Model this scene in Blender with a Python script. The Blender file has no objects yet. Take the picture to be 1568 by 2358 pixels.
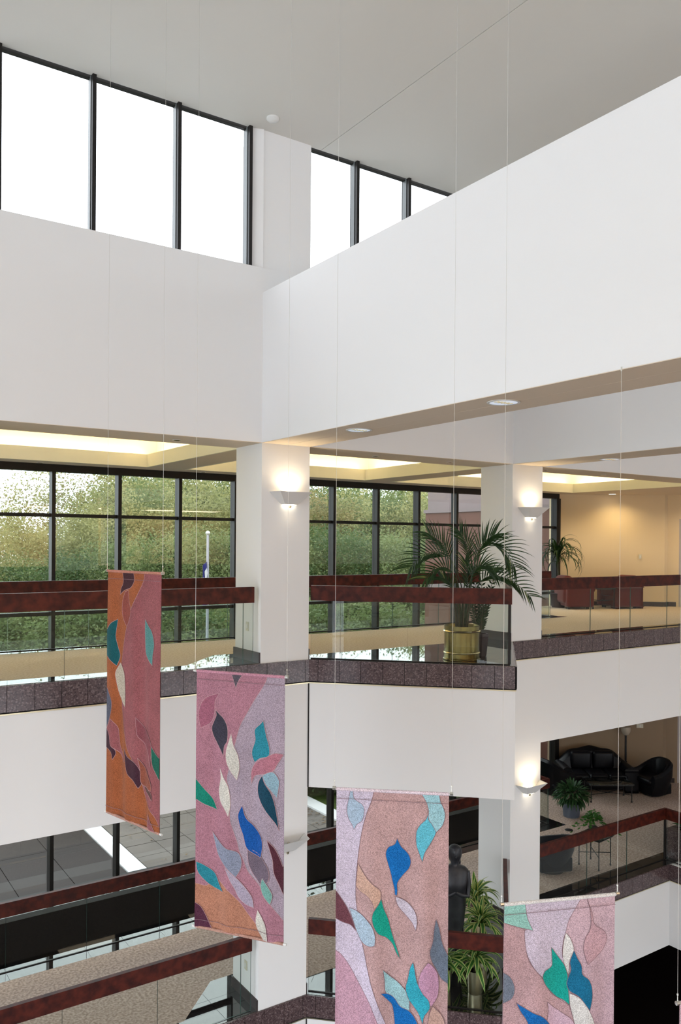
import bpy, bmesh, math, random
from mathutils import Vector, Matrix, Euler
from mathutils.geometry import delaunay_2d_cdt

S = bpy.context.scene
COL = S.collection
random.seed(7)
R = math.radians

# ------------------------------------------------------------------ camera
# The eye is the origin. X runs along the atrium's far wall, Y away through the curtain wall, Z up.
YAW, PITCH, ROLL, FPX, SHIFT_PX = 0.596140, -0.002496, 0.006972, 1877.3, 76.6
fw = Vector((math.sin(YAW)*math.cos(PITCH), math.cos(YAW)*math.cos(PITCH), math.sin(PITCH)))
rt = Vector((math.cos(YAW), -math.sin(YAW), 0))
up = rt.cross(fw)
cr, sr = math.cos(ROLL), math.sin(ROLL)
rt2 = rt*cr + up*sr
up2 = -rt*sr + up*cr
cd = bpy.data.cameras.new('camera')
cam = bpy.data.objects.new('camera', cd)
COL.objects.link(cam)
cam.matrix_world = Matrix(((rt2.x, up2.x, -fw.x, 0), (rt2.y, up2.y, -fw.y, 0), (rt2.z, up2.z, -fw.z, 0), (0, 0, 0, 1)))
cd.sensor_fit = 'VERTICAL'
cd.sensor_height = 24
cd.lens = FPX/2358*24
cd.shift_y = SHIFT_PX/2358
cd.clip_start = 0.05
cd.clip_end = 400
S.camera = cam

# ------------------------------------------------------------------ sky and exposure
SKY = 5.2
EXPOSURE = -0.12
S.view_settings.view_transform = 'Standard'
S.view_settings.look = 'None'
S.view_settings.gamma = 1
S.view_settings.use_curve_mapping = False
S.view_settings.exposure = EXPOSURE
wd = bpy.data.worlds.new('overcast_sky')
S.world = wd
wd.use_nodes = True
nt = wd.node_tree
nt.nodes.clear()
wo = nt.nodes.new('ShaderNodeOutputWorld')
bg = nt.nodes.new('ShaderNodeBackground')
tcw = nt.nodes.new('ShaderNodeTexCoord')
nz = nt.nodes.new('ShaderNodeTexNoise')
nz.inputs['Scale'].default_value = 2.2
nz.inputs['Detail'].default_value = 4
rp = nt.nodes.new('ShaderNodeValToRGB')
rp.color_ramp.elements[0].position = .35
rp.color_ramp.elements[0].color = (.76, .84, .95, 1)
rp.color_ramp.elements[1].position = .65
rp.color_ramp.elements[1].color = (.93, .96, 1, 1)
nt.links.new(tcw.outputs['Generated'], nz.inputs['Vector'])
nt.links.new(nz.outputs['Fac'], rp.inputs['Fac'])
nt.links.new(rp.outputs['Color'], bg.inputs['Color'])
bg.inputs['Strength'].default_value = SKY
nt.links.new(bg.outputs['Background'], wo.inputs['Surface'])

def portal(x, y, z, sx, sz, rot):
    l = bpy.data.lights.new('sky_portal', 'AREA')
    l.shape = 'RECTANGLE'; l.size = sx; l.size_y = sz
    l.cycles.is_portal = True
    o = bpy.data.objects.new('sky_portal', l); COL.objects.link(o)
    o.location = (x, y, z); o.rotation_euler = rot

# openings of the building that let the daylight in
portal(3, 9.35, 4.27, 34, 1.75, (R(-90), 0, 0))           # far clerestory (light travels to -Y)
portal(3, 13.85, -2.25, 25.4, 6.8, (R(-90), 0, 0))        # curtain wall
portal(6, -1.3, 3.75, 27.5, 2.8, (R(90), 0, 0))            # near clerestory
portal(-8.3, 4, -2.5, 15.2, 9.9, (0, R(-90), 0))          # glazed end wall of the atrium
portal(6, -4.9, -6.7, 27.5, 7.0, (R(90), 0, 0))         # glazed outer wall of the near galleries, lower floors

# ------------------------------------------------------------------ dimensions
X1, X1B, X2, X2B = 4.877, 5.579, 9.276, 9.947
Y0, Y0B, YW = 8.939, 9.636, 13.65
ZC, ZSILL, ZB, ZBT = 5.134, 3.413, 1.247, 3.11
Z3, Z3B, ZS3 = -1.5, -1.78, -3.151
Z2 = -5.832; Z2B = Z2-.28; ZS2 = -7.32; Z1 = -10.2
CARPET_Y = 9.25; INNER_Y = 11.38; GLASS_IN = 11.62; SLAB_Y = 11.74
APEX = (7.4275, Y0-(7.4275-X1B))
SLOT_X = 13.15
ZR3, ZR2 = -.55, -4.88

# ------------------------------------------------------------------ materials
def mat(name, color, rough=.6, metal=0, spec=.5, noise=None, bump=None, c2=None, coat=0, alpha=None, em=None, trans=0, ior=None, sheen=0):
    m = bpy.data.materials.new(name); m.use_nodes = True
    t = m.node_tree; b = t.nodes['Principled BSDF']
    b.inputs['Base Color'].default_value = (*color, 1)
    b.inputs['Roughness'].default_value = rough
    b.inputs['Metallic'].default_value = metal
    b.inputs['Specular IOR Level'].default_value = spec
    b.inputs['Coat Weight'].default_value = coat
    b.inputs['Coat Roughness'].default_value = .05
    b.inputs['Sheen Weight'].default_value = sheen
    if ior: b.inputs['IOR'].default_value = ior
    if em:
        b.inputs['Emission Color'].default_value = (*em[0], 1); b.inputs['Emission Strength'].default_value = em[1]
    if noise or bump:
        g = t.nodes.new('ShaderNodeNewGeometry')
    if noise:
        sc, det, lo, hi = noise
        n = t.nodes.new('ShaderNodeTexNoise'); n.inputs['Scale'].default_value = sc; n.inputs['Detail'].default_value = det
        t.links.new(g.outputs['Position'], n.inputs['Vector'])
        r = t.nodes.new('ShaderNodeValToRGB')
        r.color_ramp.elements[0].position = lo; r.color_ramp.elements[1].position = hi
        r.color_ramp.elements[0].color = (*color, 1); r.color_ramp.elements[1].color = (*(c2 or color), 1)
        t.links.new(n.outputs['Fac'], r.inputs['Fac']); t.links.new(r.outputs['Color'], b.inputs['Base Color'])
    if bump:
        sc, st, dist = bump
        n2 = t.nodes.new('ShaderNodeTexNoise'); n2.inputs['Scale'].default_value = sc; n2.inputs['Detail'].default_value = 3
        t.links.new(g.outputs['Position'], n2.inputs['Vector'])
        bp = t.nodes.new('ShaderNodeBump'); bp.inputs['Strength'].default_value = st; bp.inputs['Distance'].default_value = dist
        t.links.new(n2.outputs['Fac'], bp.inputs['Height']); t.links.new(bp.outputs['Normal'], b.inputs['Normal'])
    return m

def granite(name, base, light, dark, rough, ior=1.5, scale=70):
    m = bpy.data.materials.new(name); m.use_nodes = True
    t = m.node_tree; b = t.nodes['Principled BSDF']
    b.inputs['Roughness'].default_value = rough; b.inputs['IOR'].default_value = ior
    g = t.nodes.new('ShaderNodeNewGeometry')
    v = t.nodes.new('ShaderNodeTexVoronoi'); v.inputs['Scale'].default_value = scale
    t.links.new(g.outputs['Position'], v.inputs['Vector'])
    sep = t.nodes.new('ShaderNodeSeparateColor'); t.links.new(v.outputs['Color'], sep.inputs['Color'])
    r = t.nodes.new('ShaderNodeValToRGB'); e = r.color_ramp.elements
    e[0].position = 0; e[0].color = (*dark, 1); e[1].position = 1; e[1].color = (*light, 1)
    for pos, c in ((.3, base), (.72, base), (.9, light)):
        x = e.new(pos); x.color = (*c, 1)
    t.links.new(sep.outputs['Red'], r.inputs['Fac'])
    n = t.nodes.new('ShaderNodeTexNoise'); n.inputs['Scale'].default_value = 3; t.links.new(g.outputs['Position'], n.inputs['Vector'])
    mx = t.nodes.new('ShaderNodeMix'); mx.data_type = 'RGBA'; mx.blend_type = 'MULTIPLY'; mx.inputs[0].default_value = .35
    t.links.new(r.outputs['Color'], mx.inputs[6]); t.links.new(n.outputs['Fac'], mx.inputs[7])
    t.links.new(mx.outputs[2], b.inputs['Base Color'])
    return m

def glass(name, tint, ior=1.5, boost=1.0):
    m = bpy.data.materials.new(name); m.use_nodes = True
    t = m.node_tree; t.nodes.clear()
    o = t.nodes.new('ShaderNodeOutputMaterial'); mx = t.nodes.new('ShaderNodeMixShader')
    tr = t.nodes.new('ShaderNodeBsdfTransparent'); gl = t.nodes.new('ShaderNodeBsdfGlossy')
    tr.inputs['Color'].default_value = (*tint, 1); gl.inputs['Roughness'].default_value = 0
    gl.inputs['Color'].default_value = (1, 1, 1, 1)
    # two-sided reflectance: F0 + (1-F0)(1-|N.I|)^5
    ge = t.nodes.new('ShaderNodeNewGeometry'); dt = t.nodes.new('ShaderNodeVectorMath'); dt.operation = 'DOT_PRODUCT'
    t.links.new(ge.outputs['Normal'], dt.inputs[0]); t.links.new(ge.outputs['Incoming'], dt.inputs[1])
    def mth(op, a, b=None):
        n = t.nodes.new('ShaderNodeMath'); n.operation = op; n.use_clamp = op == 'MULTIPLY_ADD'
        for i, q in enumerate((a, b)):
            if q is None: continue
            if isinstance(q, (int, float)): n.inputs[i].default_value = q
            else: t.links.new(q, n.inputs[i])
        return n.outputs[0]
    f0 = ((ior-1)/(ior+1))**2*boost
    pw = mth('POWER', mth('SUBTRACT', 1.0, mth('ABSOLUTE', dt.outputs['Value'])), 5.0)
    ad = mth('ADD', mth('MULTIPLY', pw, 1-f0), f0)
    t.links.new(ad, mx.inputs[0])
    t.links.new(tr.outputs[0], mx.inputs[1]); t.links.new(gl.outputs[0], mx.inputs[2]); t.links.new(mx.outputs[0], o.inputs[0])
    return m

def foliage(name, a, b_, sc=1.5, tl=.25, rough=.5):
    m = bpy.data.materials.new(name); m.use_nodes = True
    t = m.node_tree; b = t.nodes['Principled BSDF']; b.inputs['Roughness'].default_value = rough
    b.inputs['Specular IOR Level'].default_value = .3
    g = t.nodes.new('ShaderNodeNewGeometry'); n = t.nodes.new('ShaderNodeTexNoise'); n.inputs['Scale'].default_value = sc; n.inputs['Detail'].default_value = 6
    n.inputs['Roughness'].default_value = .7
    t.links.new(g.outputs['Position'], n.inputs['Vector'])
    r = t.nodes.new('ShaderNodeValToRGB'); r.color_ramp.elements[0].position = .35; r.color_ramp.elements[1].position = .68
    r.color_ramp.elements[0].color = (*a, 1); r.color_ramp.elements[1].color = (*b_, 1)
    t.links.new(n.outputs['Fac'], r.inputs['Fac']); t.links.new(r.outputs['Color'], b.inputs['Base Color'])
    if tl:
        o = t.nodes['Material Output']; mx = t.nodes.new('ShaderNodeMixShader'); mx.inputs[0].default_value = tl
        tb = t.nodes.new('ShaderNodeBsdfTranslucent'); t.links.new(r.outputs['Color'], tb.inputs['Color'])
        t.links.new(b.outputs[0], mx.inputs[1]); t.links.new(tb.outputs[0], mx.inputs[2]); t.links.new(mx.outputs[0], o.inputs[0])
    return m

def cloth(name, c):
    """hand-dyed weave with a fine melange speckle"""
    m = bpy.data.materials.new(name); m.use_nodes = True
    t = m.node_tree; b = t.nodes['Principled BSDF']; b.inputs['Roughness'].default_value = .85
    b.inputs['Specular IOR Level'].default_value = .15; b.inputs['Sheen Weight'].default_value = .1
    g = t.nodes.new('ShaderNodeNewGeometry')
    v = t.nodes.new('ShaderNodeTexVoronoi'); v.inputs['Scale'].default_value = 260
    t.links.new(g.outputs['Position'], v.inputs['Vector'])
    sep = t.nodes.new('ShaderNodeSeparateColor'); t.links.new(v.outputs['Color'], sep.inputs['Color'])
    r = t.nodes.new('ShaderNodeValToRGB'); e = r.color_ramp.elements
    c = tuple(x*.74 for x in c)
    e[0].color = tuple(x*.66 for x in c)+(1,); e[1].color = tuple(min(.9, x*1.48+.010) for x in c)+(1,)
    t.links.new(sep.outputs['Green'], r.inputs['Fac'])
    n = t.nodes.new('ShaderNodeTexNoise'); n.inputs['Scale'].default_value = 5; n.inputs['Detail'].default_value = 3
    t.links.new(g.outputs['Position'], n.inputs['Vector'])
    mr = t.nodes.new('ShaderNodeMapRange'); mr.inputs[1].default_value = .3; mr.inputs[2].default_value = .7; mr.inputs[3].default_value = .9; mr.inputs[4].default_value = 1.08
    t.links.new(n.outputs['Fac'], mr.inputs[0])
    mx = t.nodes.new('ShaderNodeMix'); mx.data_type = 'RGBA'; mx.blend_type = 'MULTIPLY'; mx.inputs[0].default_value = 1
    t.links.new(r.outputs['Color'], mx.inputs[6]); t.links.new(mr.outputs[0], mx.inputs[7]); t.links.new(mx.outputs[2], b.inputs['Base Color'])
    return m

WALL = mat('painted_plaster', (.775, .768, .763), .75, spec=.2, bump=(220, .08, .002))
CEIL = mat('ceiling_plaster', (.69, .675, .63), .85, spec=.1, bump=(160, .08, .002))
CREAM = mat('cream_paint', (.85, .82, .66), .8, spec=.2)
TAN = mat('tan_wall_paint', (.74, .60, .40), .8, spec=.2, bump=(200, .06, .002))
TAN_DIM = mat('tan_wall_paint_dimmed', (.30, .22, .15), .85, spec=.1)  # the same tan paint, with the unlit lower lounge's dimness put into its colour
SOFF = mat('soffit_paint_with_bounce', (.70, .60, .48), .85, spec=.1)  # warm bounce light put into the colour of the undersides
GRAN = granite('brown_granite', (.105, .068, .07), (.19, .14, .14), (.045, .03, .032), .22)
GRANF = granite('polished_granite', (.014, .011, .011), (.020, .016, .016), (.008, .007, .007), .015, 2.0, 90)
CARPET = mat('carpet_tan', (.56, .44, .33), .95, spec=.05, noise=(38, 6, .36, .64), c2=(.72, .59, .47), bump=(500, .4, .004))
CARPET2 = mat('carpet_taupe', (.36, .27, .225), .95, spec=.05, noise=(30, 6, .38, .62), c2=(.60, .47, .405), bump=(500, .4, .004))
DARKC = mat('dark_carpet', (.012, .007, .006), .95, spec=.05)
DARKP = mat('black_panel', (.004, .0035, .004), .7, spec=.08)
FRAME = mat('dark_bronze_aluminium', (.010, .008, .007), .45, spec=.3)
FRAMES = mat('grey_aluminium', (.10, .11, .11), .4, spec=.5)
WOOD = mat('mahogany', (.030, .0045, .003), .42, spec=.22, noise=(11, 7, .35, .65), c2=(.085, .014, .007))
METAL = mat('brushed_metal', (.55, .53, .48), .35, metal=1)
BRASS = mat('brass', (.26, .19, .065), .25, metal=1, noise=(3, 2, .3, .7), c2=(.20, .17, .07))
BRIGHT = mat('bright_brass', (.95, .78, .45), .18, metal=1)
PEWTER = mat('pale_brass', (.70, .62, .42), .3, metal=1)
WHITEM = mat('white_enamel', (.72, .72, .70), .45)
GLASS = glass('balustrade_glass', (.94, .965, .95), 1.5, .4)
WGLASS = glass('window_glass', (.86, .88, .855), 1.5, 1.25)
CGLASS = glass('clerestory_glass', (.96, .962, .96), 1.45, 1.0)
GEDGE = mat('glass_edge', (.03, .07, .06), .15)
PALEG = mat('glass_edge_pale', (.35, .45, .42), .2)
WIRE = mat('steel_wire', (.62, .60, .56), .4, metal=.6)
LEAD = mat('statue_bronze', (.012, .012, .015), .38, spec=.4, noise=(8, 3, .4, .7), c2=(.03, .03, .036))
LEATHER = mat('black_leather', (.003, .003, .005), .38, spec=.22, bump=(30, .15, .01))
MAROON = mat('maroon_upholstery', (.115, .012, .010), .8, spec=.15, sheen=.2)
CHARCOAL = mat('charcoal_upholstery', (.008, .009, .012), .85, spec=.08, sheen=.2)
IRON = mat('black_iron', (.012, .012, .013), .45)
BLUEPOT = mat('blue_grey_pot', (.10, .13, .19), .55, noise=(6, 2, .3, .7), c2=(.13, .15, .20))
DARKPOT = mat('plum_pot', (.035, .02, .03), .5)
SOIL = mat('potting_soil', (.03, .02, .014), .95)
PAVER = mat('concrete_paver', (.15, .13, .115), .9, noise=(1.2, 5, .3, .7), c2=(.19, .165, .145), bump=(60, .15, .004))
BROWNP = mat('brown_paver', (.014, .007, .005), .7, noise=(2, 5, .3, .7), c2=(.020, .010, .007))
KERB = mat('white_kerb', (.80, .80, .80), .7)
GRASS = foliage('ground_cover', (.05, .09, .02), (.14, .18, .05), 6, 0)
MULCH = mat('leaf_litter', (.13, .075, .035), .95, noise=(12, 5, .3, .7), c2=(.24, .16, .06))
BROWNW = mat('brown_precast', (.11, .043, .028), .8, noise=(1.5, 4, .3, .7), c2=(.13, .052, .034))
PALEW = mat('pale_precast', (.20, .155, .155), .8)
BARK = mat('bark', (.20, .17, .14), .95)
PALM = foliage('palm_green', (.010, .028, .008), (.035, .075, .02), 9, .2, .4)
PALMY = foliage('palm_yellow_green', (.10, .15, .04), (.20, .24, .07), 9, .2, .4)
DGREEN = foliage('dark_leaf', (.006, .022, .008), (.02, .055, .02), 12, .15, .3)
FERN = foliage('fern_green', (.016, .05, .018), (.05, .13, .04), 10, .2, .4)
SPG = foliage('stripe_green', (.03, .12, .02), (.07, .20, .04), 9, .2, .4)
SPY = foliage('stripe_yellow', (.46, .54, .14), (.62, .66, .26), 9, .25, .4)
STEM = mat('stem_brown', (.05, .045, .022), .8)
SCONCE = mat('sconce_white', (.70, .69, .67), .5)
LAMPW = mat('lit_lamp', (1, .9, .7), .5, em=((1, .80, .52), 30))
FILL_GLOW = mat('added_fill_glow', (1, .9, .75), .5, em=((1, .82, .60), 12.0))  # glow of the fill panels added behind the camera
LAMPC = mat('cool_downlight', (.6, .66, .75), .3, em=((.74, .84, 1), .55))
LAMPD = mat('lit_downlight', (1, .95, .8), .5, em=((1, .90, .68), 9))
REFL = mat('downlight_reflector', (.75, .82, .95), .15, metal=1)
GLOBE = mat('frosted_globe', (.42, .36, .28), .5)
FLAGB = mat('blue_flag', (.03, .035, .20), .8)
FLAGW = mat('white_flag_mark', (.7, .7, .75), .8)
POLE = mat('pole_grey', (.42, .42, .48), .4)
SWITCH = mat('switch_plate', (.62, .58, .46), .5)
DOORM = mat('door_wood', (.20, .12, .10), .5)
DOORF = mat('door_frame_grey', (.42, .38, .38), .5)
SKIRT = mat('dark_skirting', (.025, .014, .014), .4)
LEAFD = mat('fallen_leaf', (.10, .05, .018), .9)

# ------------------------------------------------------------------ mesh helpers
class MB:
    def __init__(s): s.v = []; s.f = []; s.m = []; s.sm = []
    def add(s, vs, fs, mi=0, smooth=False):
        b = len(s.v); s.v += [tuple(v) for v in vs]; s.f += [tuple(i+b for i in f) for f in fs]
        s.m += [mi]*len(fs); s.sm += [smooth]*len(fs); return s
    def box(s, x0, x1, y0, y1, z0, z1, mi=0):
        if x0 > x1: x0, x1 = x1, x0
        if y0 > y1: y0, y1 = y1, y0
        if z0 > z1: z0, z1 = z1, z0
        vs = [(x, y, z) for z in (z0, z1) for x, y in ((x0, y0), (x1, y0), (x1, y1), (x0, y1))]
        return s.add(vs, [(3, 2, 1, 0), (4, 5, 6, 7), (0, 1, 5, 4), (1, 2, 6, 5), (2, 3, 7, 6), (3, 0, 4, 7)], mi)
    def prism(s, poly, z0, z1, mi=0):
        a = sum(poly[i][0]*poly[(i+1) % len(poly)][1]-poly[(i+1) % len(poly)][0]*poly[i][1] for i in range(len(poly)))
        if a < 0: poly = poly[::-1]
        n = len(poly); vs = [(*p, z0) for p in poly]+[(*p, z1) for p in poly]
        return s.add(vs, [tuple(range(n))[::-1], tuple(range(n, 2*n))]+[(i, (i+1) % n, (i+1) % n+n, i+n) for i in range(n)], mi)
    def bar(s, p0, p1, w, h, mi=0, upv=(0, 0, 1)):
        """box from p0 to p1, w across, h along upv"""
        p0, p1 = Vector(p0), Vector(p1); d = (p1-p0).normalized(); u = Vector(upv)
        sd = d.cross(u).normalized(); u = sd.cross(d)
        vs = [p+sd*a*w/2+u*b*h/2 for p in (p0, p1) for a, b in ((-1, -1), (1, -1), (1, 1), (-1, 1))]
        return s.add(vs, [(0, 1, 2, 3)[::-1], (4, 5, 6, 7), (0, 1, 5, 4), (1, 2, 6, 5), (2, 3, 7, 6), (3, 0, 4, 7)][0:6], mi)
    def tube(s, pts, rad, n=8, mi=0, cap=True):
        pts = [Vector(p) for p in pts]; k = len(pts)
        rads = rad if isinstance(rad, (list, tuple)) else [rad]*k
        vs = []; ref = None
        for i, p in enumerate(pts):
            d = (pts[min(i+1, k-1)]-pts[max(i-1, 0)]).normalized()
            if ref is None: ref = d.orthogonal().normalized()
            ref = (ref-d*ref.dot(d)).normalized(); o = d.cross(ref)
            for j in range(n):
                a = 2*math.pi*j/n; vs.append(p+(ref*math.cos(a)+o*math.sin(a))*rads[i])
        fs = [(i*n+j, i*n+(j+1) % n, (i+1)*n+(j+1) % n, (i+1)*n+j) for i in range(k-1) for j in range(n)]
        if cap: fs += [tuple(range(n))[::-1], tuple((k-1)*n+j for j in range(n))]
        return s.add(vs, fs, mi, True)
    def lathe(s, prof, cx=0, cy=0, n=28, mi=0, cap=True):
        vs = [(cx+r*math.cos(2*math.pi*j/n), cy+r*math.sin(2*math.pi*j/n), z) for r, z in prof for j in range(n)]
        k = len(prof)
        fs = [(i*n+j, i*n+(j+1) % n, (i+1)*n+(j+1) % n, (i+1)*n+j) for i in range(k-1) for j in range(n)]
        if cap: fs += [tuple(range(n))[::-1], tuple((k-1)*n+j for j in range(n))]
        return s.add(vs, fs, mi, True)
    def rbox(s, x0, x1, y0, y1, z0, z1, r=.04, mi=0, M=None, seg=3):
        bm = bmesh.new(); bmesh.ops.create_cube(bm, size=1)
        for v in bm.verts:
            v.co = Vector((x0+(v.co.x+.5)*(x1-x0), y0+(v.co.y+.5)*(y1-y0), z0+(v.co.z+.5)*(z1-z0)))
        bmesh.ops.bevel(bm, geom=bm.edges[:], offset=min(r, .49*min(abs(x1-x0), abs(y1-y0), abs(z1-z0))), segments=seg, affect='EDGES', profile=.5)
        bm.verts.index_update()
        vs = [(M @ v.co) if M else v.co.copy() for v in bm.verts]
        fs = [tuple(v.index for v in f.verts) for f in bm.faces]
        bm.free(); return s.add(vs, fs, mi, True)
    def build(s, name, mats, parent=None, off=None, kind=None, mesh_only=False):
        me = bpy.data.meshes.new(name)
        if off is None and parent is not None:
            off = Vector((0, 0, 0)); a = parent
            while a is not None: off = off+a.location; a = a.parent
        vs = s.v if off is None or mesh_only else [(v[0]-off[0], v[1]-off[1], v[2]-off[2]) for v in s.v]
        me.from_pydata([tuple(v) for v in vs], [], s.f)
        for m in (mats if isinstance(mats, (list, tuple)) else [mats]): me.materials.append(m)
        me.polygons.foreach_set('material_index', s.m); me.polygons.foreach_set('use_smooth', s.sm)
        me.update()
        if any(s.sm):
            try: me.set_sharp_from_angle(angle=R(40))
            except Exception: pass
        if mesh_only: return me
        o = bpy.data.objects.new(name, me); COL.objects.link(o)
        if parent is not None: o.parent = parent
        elif off is not None: o.location = off
        if kind: o['kind'] = kind
        return o

def thing(name, label, cat, loc, group=None, rot=0):
    o = bpy.data.objects.new(name, None); COL.objects.link(o); o.empty_display_size = .1
    o.location = loc; o.rotation_euler = (0, 0, rot); o['label'] = label; o['category'] = cat
    if group: o['group'] = group
    return o
def tag(o, label, cat, group=None):
    o['label'] = label; o['category'] = cat
    if group: o['group'] = group
    return o
def struct(name, loc=(0, 0, 0), label=None):
    o = bpy.data.objects.new(name, None); COL.objects.link(o); o.empty_display_size = .1; o.location = loc; o['kind'] = 'structure'
    if label: o['label'] = label
    return o
def sbuild(mb, name, m, label=None):
    c = [sum(v[i] for v in mb.v)/len(mb.v) for i in range(3)]; c[2] = min(v[2] for v in mb.v)
    o = mb.build(name, m, None, off=Vector(c), kind='structure')
    if label: o['label'] = label
    return o
def inst(name, me, parent, loc, rot=(0, 0, 0), sc=(1, 1, 1)):
    o = bpy.data.objects.new(name, me); COL.objects.link(o); o.parent = parent
    o.location = loc; o.rotation_euler = rot; o.scale = sc; return o
def copy_tree(root, loc, rot, label=None):
    r = root.copy(); COL.objects.link(r); r.location = loc; r.rotation_euler = (0, 0, rot)
    if label: r['label'] = label
    for ch in list(root.children):
        c = ch.copy(); COL.objects.link(c); c.parent = r
        for g in ch.children:
            d = g.copy(); COL.objects.link(d); d.parent = c
    return r
def clip_poly(poly, a, b):
    """keep the side left of a->b"""
    out = []; n = len(poly)
    sd = lambda p: (b[0]-a[0])*(p[1]-a[1])-(b[1]-a[1])*(p[0]-a[0])
    for i in range(n):
        p, q = poly[i], poly[(i+1) % n]; sp, sq = sd(p), sd(q)
        if sp >= 0: out.append(p)
        if (sp > 0 > sq) or (sp < 0 < sq):
            t = sp/(sp-sq); out.append((p[0]+(q[0]-p[0])*t, p[1]+(q[1]-p[1])*t))
    return out
def tiles(parent, name, region, z, size, m, ang=0, gap=.004, th=.03, org=(0, 0), jitter=0):
    """lays square tiles over a convex counter-clockwise region, each tile an object"""
    sx, sy = size if isinstance(size, tuple) else (size, size)
    c, s_ = math.cos(ang), math.sin(ang)
    loc = [((p[0]-org[0])*c+(p[1]-org[1])*s_, -(p[0]-org[0])*s_+(p[1]-org[1])*c) for p in region]
    i0, i1 = math.floor(min(p[0] for p in loc)/sx), math.ceil(max(p[0] for p in loc)/sx)
    j0, j1 = math.floor(min(p[1] for p in loc)/sy), math.ceil(max(p[1] for p in loc)/sy)
    n = 0
    for i in range(i0, i1):
        for j in range(j0, j1):
            q = [(i*sx+gap/2, j*sy+gap/2), ((i+1)*sx-gap/2, j*sy+gap/2), ((i+1)*sx-gap/2, (j+1)*sy-gap/2), (i*sx+gap/2, (j+1)*sy-gap/2)]
            for k in range(len(loc)):
                q = clip_poly(q, loc[k], loc[(k+1) % len(loc)])
                if len(q) < 3: break
            if len(q) < 3: continue
            ar = abs(sum(q[k][0]*q[(k+1) % len(q)][1]-q[(k+1) % len(q)][0]*q[k][1] for k in range(len(q))))/2
            if ar < .0008: continue
            w = [(org[0]+p[0]*c-p[1]*s_, org[1]+p[0]*s_+p[1]*c) for p in q]
            dz = random.uniform(-jitter, jitter)
            MB().prism(w, z-th+dz, z+dz).build(name, m, parent); n += 1
    return n
def catmull(pts, n=5):
    if len(pts) < 3: return pts[:]
    P = [pts[0]]+list(pts)+[pts[-1]]; out = []
    for i in range(1, len(P)-2):
        p0, p1, p2, p3 = P[i-1:i+3]
        for k in range(n):
            t = k/n
            out.append(tuple(.5*((2*p1[j])+(-p0[j]+p2[j])*t+(2*p0[j]-5*p1[j]+4*p2[j]-p3[j])*t*t+(-p0[j]+3*p1[j]-3*p2[j]+p3[j])*t**3) for j in range(len(p1))))
    out.append(tuple(pts[-1])); return out
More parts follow.
